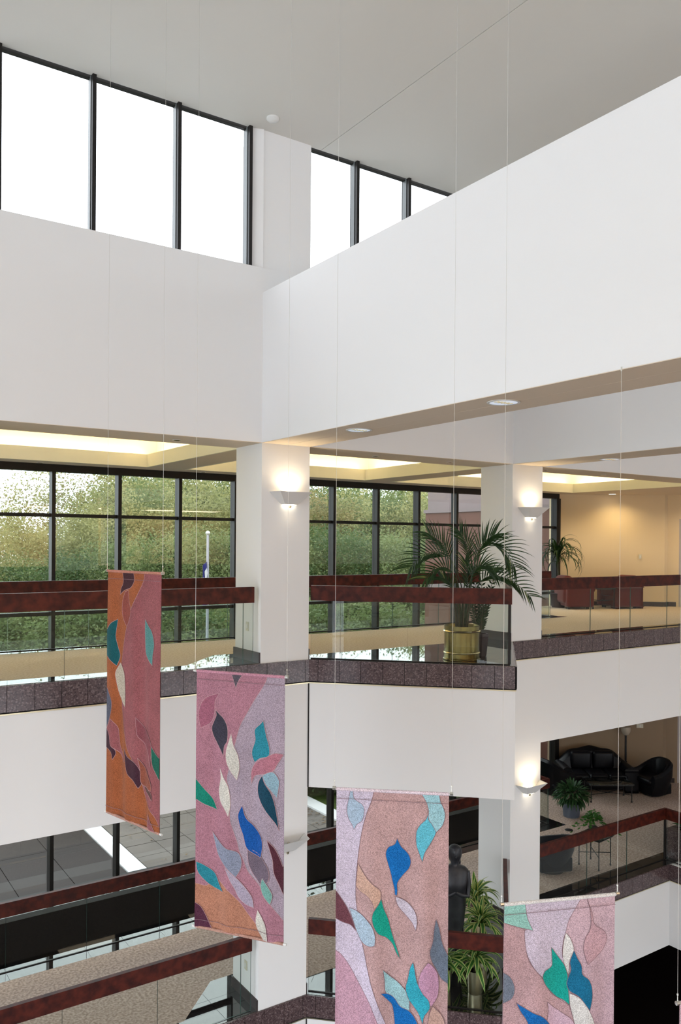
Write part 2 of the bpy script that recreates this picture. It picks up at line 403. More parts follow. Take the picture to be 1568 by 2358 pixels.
BANNERS={
'b1':{'a':(2.476,7.497),'b':(2.666,6.669),'zt':-.278,'zb':-2.513,'base':(.44,.13,.14),'P':[('orange cloth',(.5,.135,.04),[[(-.032,.003),(.59,.009)],[(.59,.009),(.581,-.065),(.475,-.208),(.377,-.353),(.297,-.543),(.237,-.755),(.217,-.878),(.226,-1.183),(.246,-1.289),(.286,-1.446),(.345,-1.588),(.414,-1.662),(.462,-1.696)],[(.462,-1.696),(.519,-1.759),(.557,-1.858),(.604,-1.964),(.678,-2.043),(.787,-2.111),(.867,-2.206)],[(.867,-2.206),(.867,-2.35),(-.031,-2.581),(-.032,.003)]]),('reddish leaf',(.4,.085,.06),[[(.288,-.174),(.247,-.252),(.233,-.351),(.257,-.426),(.321,-.494)],[(.321,-.494),(.377,-.396),(.387,-.331),(.357,-.257),(.342,-.16)]]),('dark maroon leaf',(.07,.012,.02),[[(.242,.01),(.258,-.066),(.248,-.11),(.217,-.149),(.203,-.205)],[(.203,-.205),(.278,-.163),(.377,-.137),(.426,-.092),(.436,-.049),(.417,.015)]]),('deep teal leaf',(.0,.13,.15),[[(.166,-.432),(.073,-.472),(.004,-.532)],[(-.032,-.557),(-.032,-.77),(.004,-.783)],[(.004,-.783),(.063,-.816),(.145,-.863)],[(.145,-.863),(.192,-.771),(.166,-.696),(.135,-.6),(.146,-.511),(.166,-.432)]]),('pale teal leaf',(.12,.36,.34),[[(.602,-.403),(.598,-.519),(.607,-.688),(.663,-.756),(.733,-.801)],[(.733,-.801),(.737,-.717),(.762,-.611),(.72,-.51),(.664,-.462),(.602,-.403)]]),('cream leaf',(.72,.62,.48),[[(.196,-.83),(.135,-.919),(.145,-1.006),(.176,-1.102),(.226,-1.172),(.302,-1.224)],[(.302,-1.224),(.306,-1.085),(.287,-.935),(.247,-.874),(.196,-.83)]]),('slate blue leaf',(.13,.14,.2),[[(-.032,-1.05),(.004,-1.079),(.042,-1.119),(.09,-1.201),(.073,-1.325),(.004,-1.447)],[(.004,-1.447),(-.032,-1.464),(-.032,-1.05)]]),('rose leaf',(.44,.13,.14),[[(.073,-1.359),(.031,-1.42),(.004,-1.458)],[(.004,-1.458),(.031,-1.498),(.073,-1.602),(.145,-1.634),(.216,-1.665),(.286,-1.729)],[(.286,-1.729),(.276,-1.676),(.206,-1.601),(.186,-1.506),(.165,-1.422),(.073,-1.359)]]),('dark maroon leaf',(.06,.012,.03),[[(.004,-1.458),(.052,-1.517),(.073,-1.602),(.135,-1.636),(.145,-1.678),(.104,-1.735)],[(.104,-1.735),(.083,-1.667),(.004,-1.636)],[(.004,-1.636),(-.032,-1.631),(-.032,-1.464),(.004,-1.458)]]),('rose leaf',(.36,.09,.11),[[(.482,-1.287),(.491,-1.381),(.51,-1.453),(.605,-1.511),(.679,-1.582),(.707,-1.692)],[(.707,-1.692),(.725,-1.595),(.726,-1.49),(.661,-1.407),(.568,-1.348),(.482,-1.287)]]),('green leaf',(.0,.16,.1),[[(.726,-1.501),(.734,-1.593),(.752,-1.673),(.798,-1.726),(.842,-1.769)],[(.842,-1.769),(.878,-1.782),(.879,-1.608),(.843,-1.583)],[(.843,-1.583),(.789,-1.552),(.726,-1.501)]]),('maroon leaf',(.07,.012,.03),[[(.29,-1.598),(.315,-1.712),(.355,-1.813),(.452,-1.858),(.519,-1.914)],[(.519,-1.914),(.557,-1.858),(.538,-1.756),(.472,-1.694),(.355,-1.662),(.29,-1.598)]]),('orange leaf',(.42,.11,.06),[[(.51,-1.644),(.538,-1.745),(.547,-1.849),(.595,-1.882),(.66,-1.89),(.733,-1.89)],[(.733,-1.89),(.724,-1.824),(.66,-1.753),(.567,-1.687),(.51,-1.644)]]),('brown leaf',(.16,.06,.05),[[(.589,-1.878),(.622,-1.918),(.697,-1.939),(.742,-1.976)],[(.742,-1.976),(.733,-1.916),(.66,-1.884),(.589,-1.878)]]),('rose patch',(.44,.13,.14),[[(.678,-2.106),(.655,-2.226)],[(.655,-2.226),(.796,-2.254)],[(.796,-2.254),(.732,-2.166),(.678,-2.106)]])]},
'b2':{'a':(2.908,6.459),'b':(3.376,5.773),'zt':-1.106,'zb':-3.284,'base':(.48,.38,.46),'P':[('pink cloth',(.50,.225,.29),[[(-.025,.031),(.67,.012)],[(.67,.012),(.658,-.04),(.612,-.116),(.542,-.215),(.471,-.335),(.423,-.423),(.388,-.531),(.351,-.682),(.315,-.812),(.303,-.898),(.327,-.99),(.332,-1.2),(.356,-1.291),(.398,-1.401),(.421,-1.482),(.457,-1.55),(.492,-1.628),(.539,-1.683),(.609,-1.745),(.679,-1.827),(.748,-1.908),(.839,-2.005)],[(.839,-2.005),(.839,-2.312),(-.032,-2.481),(-.025,.031)]]),('orange patch',(.55,.24,.15),[[(-.018,-1.813),(.007,-1.809),(.106,-1.815),(.198,-1.742)],[(.198,-1.742),(.301,-1.805),(.421,-1.901),(.503,-1.991),(.585,-2.081),(.655,-2.193),(.701,-2.339)],[(.701,-2.339),(-.02,-2.478),(-.018,-1.813)]]),('charcoal patch',(.12,.1,.13),[[(.327,.021),(.347,-.03),(.365,-.081),(.379,-.117)],[(.379,-.117),(.4,-.058),(.46,.03)]]),('dark rose leaf',(.42,.14,.21),[[(.22,-.171),(.11,-.206),(.049,-.264),(.021,-.362),(.042,-.478)],[(.042,-.478),(.134,-.427),(.171,-.339),(.177,-.243),(.22,-.171)]]),('charcoal leaf',(.05,.045,.07),[[(.177,-.312),(.189,-.359),(.165,-.414),(.144,-.469),(.158,-.532),(.201,-.602),(.243,-.661),(.267,-.701)],[(.267,-.701),(.274,-.616),(.304,-.56),(.304,-.455),(.268,-.384),(.22,-.346),(.177,-.312)]]),('cream leaf',(.78,.74,.66),[[(.34,-.499),(.316,-.57),(.292,-.656),(.297,-.74),(.339,-.82),(.396,-.887)],[(.396,-.887),(.42,-.78),(.405,-.676),(.364,-.597),(.34,-.499)]]),('cream leaf',(.78,.74,.66),[[(.228,-.795),(.237,-.884),(.218,-.992),(.236,-1.085),(.284,-1.143),(.32,-1.201)],[(.32,-1.201),(.339,-1.094),(.321,-.959),(.267,-.87),(.228,-.795)]]),('green leaf',(.0,.26,.18),[[(.006,-.921),(-.021,-.902),(-.022,-1.085),(.009,-1.092)],[(.009,-1.092),(.083,-1.125),(.2,-1.164)],[(.2,-1.164),(.157,-1.074),(.084,-.997),(.006,-.921)]]),('teal leaf',(.02,.28,.37),[[(.64,-.363),(.611,-.396),(.553,-.453),(.559,-.536),(.529,-.622),(.529,-.674),(.553,-.724)],[(.553,-.724),(.611,-.681),(.692,-.652),(.7,-.584),(.669,-.484),(.64,-.363)]]),('rose leaf',(.52,.2,.26),[[(.824,-.629),(.75,-.626),(.68,-.659),(.599,-.698),(.547,-.745),(.523,-.81),(.525,-.904)],[(.525,-.904),(.552,-.838),(.634,-.809),(.726,-.778),(.772,-.711),(.824,-.629)]]),('pale aqua leaf',(.32,.5,.6),[[(.634,-.824),(.68,-.793),(.738,-.782),(.786,-.843),(.783,-.915),(.769,-.994)],[(.769,-.994),(.715,-.934),(.669,-.887),(.634,-.824)]]),('dark teal leaf',(.0,.06,.11),[[(.634,-.819),(.593,-.886),(.587,-.969),(.622,-1.048),(.703,-1.142),(.76,-1.206),(.789,-1.259)],[(.789,-1.259),(.772,-1.153),(.749,-1.043),(.715,-.954),(.657,-.878),(.634,-.819)]]),('purple grey leaf',(.2,.15,.2),[[(.495,-1.44),(.504,-1.563),(.539,-1.641),(.586,-1.697),(.633,-1.741)],[(.633,-1.741),(.702,-1.678),(.702,-1.596),(.668,-1.539),(.61,-1.485),(.495,-1.44)]]),('blue leaf',(.0,.1,.42),[[(.448,-1.091),(.41,-1.169),(.422,-1.251),(.457,-1.34),(.487,-1.441),(.551,-1.484),(.621,-1.504)],[(.621,-1.504),(.639,-1.409),(.622,-1.328),(.552,-1.255),(.481,-1.191),(.448,-1.091)]]),('maroon leaf',(.1,.02,.035),[[(.685,-1.345),(.714,-1.429),(.737,-1.508),(.748,-1.609),(.794,-1.705),(.826,-1.771)],[(.826,-1.771),(.857,-1.797),(.857,-1.572),(.823,-1.546)],[(.823,-1.546),(.794,-1.479),(.749,-1.403),(.685,-1.345)]]),('mint leaf',(.22,.48,.42),[[(.639,-1.668),(.623,-1.732),(.644,-1.801),(.719,-1.871)],[(.719,-1.871),(.737,-1.796),(.702,-1.73),(.639,-1.668)]]),('grey blue leaf',(.3,.33,.44),[[(.156,-1.35),(.181,-1.442),(.217,-1.543),(.289,-1.617),(.391,-1.701)],[(.391,-1.701),(.439,-1.615),(.439,-1.531),(.398,-1.485),(.302,-1.467),(.217,-1.416),(.156,-1.35)]]),('teal leaf',(.02,.28,.36),[[(.008,-1.622),(.026,-1.71),(.094,-1.774),(.18,-1.824),(.271,-1.843)],[(.271,-1.843),(.228,-1.785),(.18,-1.697),(.094,-1.646),(.008,-1.622)]]),('pale lavender leaf',(.52,.44,.56),[[(.289,-1.627),(.337,-1.725),(.385,-1.802),(.421,-1.869),(.48,-1.912),(.556,-1.935)],[(.556,-1.935),(.539,-1.85),(.48,-1.776),(.397,-1.705),(.289,-1.627)]]),('maroon corner patch',(.1,.02,.05),[[(-.024,-1.964),(.007,-1.975),(.056,-2.004),(.105,-2.071),(.13,-2.119),(.167,-2.187)],[(.167,-2.187),(-.025,-2.222),(-.024,-1.964)]]),('cream leaf',(.78,.74,.66),[[(.592,-1.945),(.574,-2.031),(.591,-2.101),(.644,-2.164),(.701,-2.225)],[(.701,-2.225),(.688,-2.114),(.667,-2.035),(.592,-1.945)]])]},
'b3':{'a':(3.391,5.027),'b':(4.005,4.469),'zt':-1.833,'zb':-3.933,'base':(.56,.36,.36),'P':[('lavender cloth',(.66,.58,.72),[[(-.017,.019),(.279,.003)],[(.279,.003),(.263,-.067),(.225,-.17),(.194,-.288),(.171,-.429),(.156,-.562),(.148,-.679),(.148,-.796),(.16,-.904),(.18,-1.065),(.211,-1.179),(.235,-1.294),(.267,-1.423),(.314,-1.559),(.384,-1.73),(.423,-1.82)],[(.423,-1.82),(.369,-1.825)],[(.369,-1.825),(.33,-1.735),(.259,-1.571),(.189,-1.453),(.118,-1.327),(.078,-1.268),(.031,-1.217),(-.016,-1.189)],[(-.016,-1.189),(-.017,.019)]]),('rose cloth',(.58,.34,.44),[[(-.016,-1.189),(.031,-1.217),(.078,-1.268),(.118,-1.327),(.189,-1.453),(.259,-1.571),(.33,-1.735),(.369,-1.825)],[(.369,-1.825),(-.016,-1.86),(-.016,-1.189)]]),('light blue leaf',(.42,.55,.7),[[(.106,.01),(.088,-.076),(.077,-.139),(.089,-.209),(.116,-.254),(.132,-.296)],[(.132,-.296),(.155,-.252),(.194,-.218),(.209,-.148),(.194,-.102),(.147,-.073),(.127,-.043),(.123,.011)]]),('pale aqua leaf',(.38,.66,.74),[[(.62,.013),(.662,-.054),(.682,-.115),(.682,-.176),(.709,-.228),(.739,-.276)],[(.739,-.276),(.784,-.224),(.801,-.162),(.795,-.109),(.768,-.049),(.757,.019)]]),('aqua leaf',(.13,.55,.7),[[(.682,-.138),(.663,-.185),(.617,-.233),(.593,-.289),(.595,-.373),(.618,-.441),(.64,-.497)],[(.64,-.497),(.656,-.431),(.694,-.367),(.724,-.312),(.738,-.276)],[(.738,-.276),(.709,-.221),(.682,-.184),(.682,-.138)]]),('blue leaf',(.0,.16,.52),[[(.453,-.339),(.434,-.383),(.388,-.408),(.37,-.456),(.381,-.509),(.404,-.585),(.42,-.654),(.435,-.714),(.439,-.753),(.453,-.763)],[(.453,-.763),(.458,-.721),(.458,-.667),(.496,-.61),(.542,-.553),(.554,-.499),(.534,-.446),(.488,-.402),(.469,-.373),(.453,-.339)]]),('peach leaf',(.66,.42,.33),[[(.163,-.538),(.156,-.624),(.148,-.71)],[(.148,-.71),(.179,-.747),(.234,-.774),(.273,-.818),(.289,-.871)],[(.289,-.871),(.335,-.798),(.331,-.729),(.28,-.686),(.234,-.643),(.195,-.591),(.163,-.538)]]),('green leaf',(.0,.37,.27),[[(.34,-.786),(.32,-.83),(.277,-.903),(.281,-.98),(.32,-1.047),(.375,-1.074),(.421,-1.117),(.452,-1.184),(.482,-1.228)],[(.482,-1.228),(.46,-1.16),(.421,-1.047),(.39,-.934),(.358,-.859),(.34,-.786)]]),('pale lavender leaf',(.64,.57,.68),[[(.443,-.768),(.459,-.829),(.513,-.894),(.567,-.952),(.594,-1.008)],[(.594,-1.008),(.604,-.941),(.59,-.873),(.543,-.815),(.497,-.787),(.443,-.768)]]),('maroon patch',(.16,.05,.07),[[(-.017,-.737),(-.016,-.955),(.001,-.958)],[(.001,-.958),(.047,-.982),(.109,-1.001),(.151,-1.044)],[(.151,-1.044),(.125,-.968),(.086,-.878),(.038,-.803),(-.017,-.729)]]),('light blue leaf',(.44,.57,.7),[[(.1,-.873),(.125,-.953),(.156,-1.044),(.196,-1.119),(.25,-1.144),(.293,-1.134)],[(.293,-1.134),(.298,-1.072),(.273,-.996),(.219,-.938),(.156,-.896),(.1,-.873)]]),('slate blue leaf',(.16,.2,.27),[[(.742,-.912),(.728,-.994),(.72,-1.079),(.7,-1.149),(.713,-1.217),(.752,-1.291),(.783,-1.35),(.827,-1.38)],[(.827,-1.38),(.851,-1.39),(.85,-1.214),(.827,-1.17)],[(.827,-1.17),(.789,-1.089),(.766,-.983),(.742,-.912)]]),('pink leaf',(.62,.34,.5),[[(.687,-1.227),(.637,-1.3),(.618,-1.379),(.623,-1.455),(.669,-1.528),(.715,-1.547)],[(.715,-1.547),(.76,-1.466),(.76,-1.329),(.721,-1.255),(.687,-1.227)]]),('pale aqua leaf',(.36,.6,.65),[[(.356,-1.315),(.368,-1.392),(.376,-1.476),(.422,-1.534),(.485,-1.583),(.553,-1.604)],[(.553,-1.604),(.55,-1.515),(.523,-1.456),(.468,-1.399),(.406,-1.358),(.356,-1.315)]]),('teal leaf',(.03,.42,.55),[[(.577,-1.24),(.553,-1.292),(.538,-1.37),(.523,-1.44),(.546,-1.516),(.585,-1.566),(.623,-1.617),(.651,-1.687)],[(.651,-1.687),(.662,-1.621),(.7,-1.564),(.692,-1.503),(.646,-1.453),(.607,-1.38),(.591,-1.304),(.577,-1.24)]]),('blue leaf',(.0,.16,.52),[[(.341,-1.487),(.391,-1.537),(.423,-1.572),(.438,-1.648),(.446,-1.74)],[(.446,-1.74),(.47,-1.815)],[(.47,-1.815),(.624,-1.801)],[(.624,-1.801),(.624,-1.724),(.593,-1.65),(.546,-1.6),(.484,-1.575),(.438,-1.517),(.391,-1.49),(.341,-1.487)]]),('peach leaf',(.64,.42,.36),[[(.723,-1.546),(.7,-1.602),(.689,-1.672),(.693,-1.779)],[(.693,-1.779),(.815,-1.768)],[(.815,-1.768),(.807,-1.662),(.776,-1.603),(.723,-1.546)]])]},
'b4':{'a':(4.035,3.939),'b':(4.806,3.63),'zt':-2.45,'zb':-4.55,'base':(.64,.46,.54),'P':[('dusty rose cloth',(.57,.37,.4),[[(-.016,-.112),(.1,-.156),(.15,-.173)],[(.15,-.173),(.158,-.298),(.189,-.408),(.283,-.526),(.35,-.633),(.425,-.691),(.487,-.732)],[(.487,-.732),(.513,-.818),(.556,-.974)],[(.556,-.974),(-.019,-.905),(-.043,-.11)]]),('lavender cloth',(.66,.58,.72),[[(.148,.009),(.569,-.002)],[(.569,-.002),(.522,-.074),(.478,-.145),(.458,-.219),(.438,-.292),(.435,-.392),(.479,-.522)],[(.479,-.522),(.284,-.518)],[(.284,-.518),(.217,-.444),(.169,-.348),(.152,-.248),(.154,-.182),(.199,-.178)],[(.199,-.178),(.17,-.109),(.153,.009)]]),('rose leaf',(.6,.38,.44),[[(.611,.003),(.652,-.102),(.674,-.188),(.751,-.246),(.772,-.307),(.728,-.388),(.62,-.461)],[(.62,-.461),(.588,-.357),(.603,-.274),(.642,-.211),(.642,-.101),(.611,.003)]]),('mint patch',(.34,.66,.6),[[(-.02,.016),(.153,.0)],[(.153,.0),(.17,-.1),(.211,-.187)],[(.211,-.187),(.1,-.156),(-.016,-.112)]]),('slate blue patch',(.2,.24,.32),[[(-.019,-.449),(.048,-.493),(.082,-.571),(.062,-.643),(-.013,-.675)]]),('white leaf',(.8,.8,.8),[[(.456,-.227),(.439,-.309),(.438,-.409),(.479,-.522)],[(.479,-.522),(.489,-.422),(.518,-.35),(.492,-.272),(.456,-.227)]]),('pale pink leaf',(.68,.48,.6),[[(.32,-.688),(.332,-.756),(.316,-.841),(.306,-.944)],[(.306,-.944),(.565,-.975)],[(.565,-.975),(.514,-.844),(.428,-.775),(.372,-.735),(.32,-.688)]]),('green leaf',(.0,.4,.34),[[(.35,-.317),(.356,-.4),(.353,-.45),(.299,-.478),(.284,-.518),(.312,-.579),(.388,-.662),(.444,-.693),(.489,-.732)],[(.489,-.732),(.48,-.631),(.474,-.53),(.449,-.452),(.396,-.38),(.35,-.317)]]),('white leaf',(.8,.8,.8),[[(.486,-.648),(.491,-.732),(.513,-.818),(.556,-.974)],[(.556,-.974),(.706,-.993)],[(.706,-.993),(.684,-.897),(.642,-.8),(.603,-.736),(.554,-.681),(.486,-.648)]]),('deep blue leaf',(.0,.17,.34),[[(.518,-.354),(.489,-.431),(.496,-.49),(.467,-.571),(.487,-.631),(.554,-.676),(.603,-.736),(.635,-.78)],[(.635,-.78),(.655,-.692),(.649,-.615),(.624,-.562),(.58,-.524),(.573,-.465),(.544,-.411),(.518,-.354)]]),('blue leaf',(.0,.15,.5),[[(.094,-.673),(.128,-.741),(.165,-.795),(.224,-.934)],[(.224,-.934),(.398,-.955)],[(.398,-.955),(.349,-.858),(.283,-.783),(.2,-.741),(.094,-.673)]])]}}

# ================================================================== THE BUILDING
XL, XR = -8.0, 20.0
NSILL, YS = 2.35, -4.6                                       # near clerestory sill; outer wall of the near galleries
YN = -1.0                                                   # plane of the near side, behind the camera
# ---- ceiling of the atrium with its long joint
c = MB(); c.box(XL, 5.747, -5, Y0+.06, ZC, ZC+.3); sbuild(c, 'ceiling', CEIL)
c = MB(); c.box(5.756, XR, -5, Y0+.06, ZC, ZC+.3); sbuild(c, 'ceiling', CEIL)
c = MB(); c.box(5.747, 5.756, -5, Y0+.06, ZC+.012, ZC+.3); sbuild(c, 'trim_1', FRAMES)
# ---- upper far wall and its twin behind the camera
w = MB(); w.box(XL, X1, Y0, Y0B, ZB, ZSILL); sbuild(w, 'wall_far_left', WALL)
w = MB(); w.box(X1B, X2, Y0, Y0B, ZB, ZSILL); sbuild(w, 'wall_far_centre', WALL)
w = MB(); w.box(X2B, XR, Y0, Y0B, ZB, ZSILL); sbuild(w, 'wall_far_right', WALL)
w = MB(); w.box(XL, XR, YN-.7, YN, ZB, NSILL); sbuild(w, 'wall_near', WALL)
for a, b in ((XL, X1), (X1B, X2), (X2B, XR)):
    w = MB(); w.box(a, b, Y0, Y0B, ZB-.006, ZB-.0005); sbuild(w, 'ceiling_bounce_plate', SOFF)  # thin plate that carries the warm bounce light as colour
# ---- cross beams of the atrium, with a fine joint along the soffit
for a, b in ((X1, X1B), (X2, X2B), (-3.92, -3.22)):
    m_ = (a+b)/2
    w = MB(); w.box(a, m_-.003, YN, Y0, ZB, ZBT); w.box(m_+.003, b, YN, Y0, ZB, ZBT); w.box(m_-.003, m_+.003, YN, Y0, ZB+.01, ZBT)
    w.box(a, b, Y0, Y0B, ZB, ZSILL)
    sbuild(w, 'wall_beam', WALL)
    w = MB(); w.box(a, m_-.003, YN, Y0, ZB-.006, ZB-.0005); w.box(m_+.003, b, YN, Y0, ZB-.006, ZB-.0005); sbuild(w, 'ceiling_bounce_plate', SOFF)  # beam underside plates, tinted for bounced warm light
# ---- columns
for a, b in ((.475, 1.177), (X1, X1B), (X2, X2B), (-3.92, -3.22)):
    w = MB(); w.box(a, b, Y0+.004, Y0B, Z1, ZB+.002); sbuild(w, 'column', WALL)
    w = MB(); w.box(a, b, Y0+.02, Y0B, ZSILL-.3, ZC); w.prism([(a, Y0+.005), (a-.15, Y0+.055), (a-.15, Y0+.16), (a, Y0+.16)], ZSILL, ZC); sbuild(w, 'column', WALL)
    w = MB(); w.box(a, b, YN-.7, YN-.004, Z1, ZC); sbuild(w, 'column', WALL)
# ---- clerestory glazing, far side and near side
def clerestory(nm, y, spans, inward, ZSILL=ZSILL):
    root = struct(nm, (0, y, ZSILL))
    for s0, s1, xs in spans:
        for zz0, zz1 in ((ZSILL, ZSILL+.02), (ZC-.022, ZC+.02)):
            MB().box(s0, s1, y+.045*inward, y+.10*inward, zz0, zz1).build('window_frame', FRAME, root)
        ed = [s0]+xs+[s1]
        for x in xs:
            f = MB().box(x-.022, x+.022, y-.03*inward, y+.13*inward, ZSILL, ZC).build('mullion', FRAME, root)
            MB().box(x-.030, x-.022, y+.02*inward, y+.10*inward, ZSILL, ZC).build('glazing_bead', FRAMES, f)
        for a, b in zip(ed, ed[1:]):
            if a != b: MB().box(a, b, y+.07*inward, y+.075*inward, ZSILL+.02, ZC-.022).build('pane', CGLASS, root)
clerestory('window_1', Y0+.04, [(XL, X1-.15, [-7.95, -6.98, -6.01, -5.04, -4.07, -3.1, -2.13, -1.16, -.19, .80, 1.79, 2.77, 3.77, 4.703]),
                                (X1B, X2, [6.32, 7.21, 8.10, 8.98]), (X2B, XR, [10.9, 11.8, 12.7, 13.7, 14.6, 15.5, 16.4, 17.3, 18.2, 19.1])], 1)
clerestory('window_2', YN-.04, [(XL, X1, [-6.98, -6.01, -5.04, -4.07, -3.1, -2.13, -1.16, -.19, 1.5, 2.5, 3.5, 4.4]),
                                (X1B, X2, [6.5, 7.4, 8.3]), (X2B, XR, [10.9, 11.8, 12.7, 13.7, 14.6, 15.5, 16.4, 17.3, 18.2, 19.1])], -1, NSILL)
# ---- glazed west end of the atrium
root = struct('window_3', (XL, 4, ZB))
for y in (-1, .25, 1.5, 2.75, 4, 5.25, 6.5, 7.75, 8.93):
    MB().box(XL-.12, XL, y-.03, y+.03, Z1, ZC).build('mullion', FRAME, root)
for z in (Z1, ZS2, Z2, ZS3, Z3, ZB, ZSILL, ZC-.06):
    MB().box(XL-.12, XL, -1, 8.93, z, z+.06).build('transom', FRAME, root)
ys = (-1, .25, 1.5, 2.75, 4, 5.25, 6.5, 7.75, 8.93)
for a, b in zip(ys, ys[1:]):
    for za, zb_ in ((Z1+.06, ZS2), (ZS2+.06, Z2), (Z2+.06, ZS3), (ZS3+.06, Z3), (Z3+.06, ZB), (ZB+.06, ZSILL), (ZSILL+.06, ZC-.06)):
        MB().box(XL-.065, XL-.06, a+.03, b-.03, za, zb_).build('pane', CGLASS, root)
w = MB(); w.box(XL-.2, XL, YS, -1.03, Z1, ZC); w.box(XL-.2, XL, 8.96, YW, Z1, ZSILL); sbuild(w, 'wall_left', WALL)
w = MB(); w.box(XR, XR+.2, YS, YW+.2, Z1, ZC); sbuild(w, 'wall_right', WALL)

# ---- far slabs, triangular bays, fascias
def slab(zt, zs, nm):
    w = MB(); w.box(XL, SLOT_X+.25, Y0, SLAB_Y, zs, zt-.02); w.box(SLOT_X+.25, XR, Y0, YW, zs, zt-.02)
    for a, b in ((X1B, X2), (1.177-4.4+.0, .475)):
        mx_ = (a+b)/2; w.prism([(a, Y0), (mx_, Y0-(mx_-a)), (b, Y0)], zs, zt-.02)
    sbuild(w, nm, WALL)
slab(Z3, ZS3, 'floor')
slab(Z2, ZS2, 'floor')
w = MB(); w.box(XL, XR, YS, YN, ZS3, Z3); sbuild(w, 'floor', CARPET)
w = MB(); w.box(XL, XR, YS, YN, ZS2, Z2); sbuild(w, 'floor', CARPET2)
w = MB(); w.box(XL, XR, YS, YS+.15, Z3-.02, ZB); sbuild(w, 'wall_behind', TAN)
for k, x_ in enumerate((-4.5, -.2, 4.2, 8.6, 13.0)):  # glowing panels added out of view to brighten the faces toward the camera
    o = thing('added_fill_panel', 'long added fill light panel over the gallery behind the viewer', 'ceiling light', (x_, -3.1, ZB), 'added fill light panels behind the viewer')
    MB().box(x_-1.5, x_+1.5, -3.7, -2.5, ZB-.012, ZB-.002).build('fill_emitter', FILL_GLOW, o); f_ = MB()
    f_.box(x_-1.55, x_+1.55, -3.75, -3.7, ZB-.02, ZB-.001); f_.box(x_-1.55, x_+1.55, -2.5, -2.45, ZB-.02, ZB-.001); f_.box(x_-1.55, x_-1.5, -3.7, -2.5, ZB-.02, ZB-.001); f_.box(x_+1.5, x_+1.55, -3.7, -2.5, ZB-.02, ZB-.001)
    f_.build('added_fill_frame', WHITEM, o)
root = struct('window_5', (6, YS, Z1))
for k in range(15):
    MB().box(XL+2*k-.03, XL+2*k+.03, YS-.12, YS, Z1, ZS3).build('mullion', FRAME, root)
    for za, zb_ in ((Z1, ZS2), (Z2, ZS3)):
        if k < 14: MB().box(XL+2*k+.03, XL+2*k+1.97, YS-.07, YS-.06, za, zb_).build('pane', CGLASS, root)
w = MB(); w.box(XL, XR, YS, YN-.7, ZB, ZB+.2); sbuild(w, 'ceiling', CEIL)
w = MB(); w.box(XL-1, XR+1, YS, YW-.4, Z1-.2, Z1); sbuild(w, 'floor', DARKC)
# L2 bridge on the right
w = MB(); w.box(13.40, XR, YN, Y0, ZS2, Z2-.02); sbuild(w, 'floor', WALL)
w = MB(); w.box(13.7, XR, YN, Y0, Z2-.02, Z2); sbuild(w, 'floor', CARPET2)
w = MB(); w.box(X1B-.006, X1B+.006, Y0-.012, Y0+.01, ZS3, Z3B-.03); w.box(X1B-.006, X1B+.006, Y0-.012, Y0+.01, ZS2, Z2B-.03); sbuild(w, 'trim_2', FRAME)

# ---- granite coping panels along every slab edge, with the thin metal reveal below
def curb(root, p0, p1, z, first=0.0, step=.279, h=.28, t=.03, dr=.02):
    p0, p1 = Vector((*p0, 0)), Vector((*p1, 0)); L = (p1-p0).length; d = (p1-p0)/L; n = Vector((d.y, -d.x, 0))
    cuts = [0]; x = first if first > .02 else step
    while x < L-.02: cuts.append(x); x += step
    cuts.append(L)
    for a, b in zip(cuts, cuts[1:]):
        q = [p0+d*(a+.003)+n*dr, p0+d*(b-.003)+n*dr, p0+d*(b-.003)-n*(t-dr), p0+d*(a+.003)-n*(t-dr)]
        MB().prism([(v.x, v.y) for v in q], z-h, z-.004).build('granite_panel', GRAN, root)
    q = [p0+n*.012, p1+n*.012, p1-n*.004, p0-n*.004]
    MB().prism([(v.x, v.y) for v in q], z-h-.03, z-h-.016).build('reveal_strip', PEWTER, root)
    q = [p0+n*(dr-.004), p1+n*(dr-.004), p1-n*.004, p0-n*.004]
    MB().prism([(v.x, v.y) for v in q], z-h-.012, z-.01).build('joint_backing', DARKP, root)
for z, nm in ((Z3, 'trim_3'), (Z2, 'trim_4')):
    r_ = struct(nm, (X1B, Y0, z))
    curb(r_, (1.177, Y0), (X1B, Y0), z, first=.154)
    curb(r_, (X1B, Y0), APEX, z, first=.13)
    curb(r_, APEX, (X2, Y0), z)
    curb(r_, (X2+.02, Y0), (13.39 if z == Z2 else 17.5, Y0), z, first=.2)
r_ = struct('trim_5', (13.4, 8, Z2)); curb(r_, (13.40, Y0-.02), (13.40, 4.5), Z2)

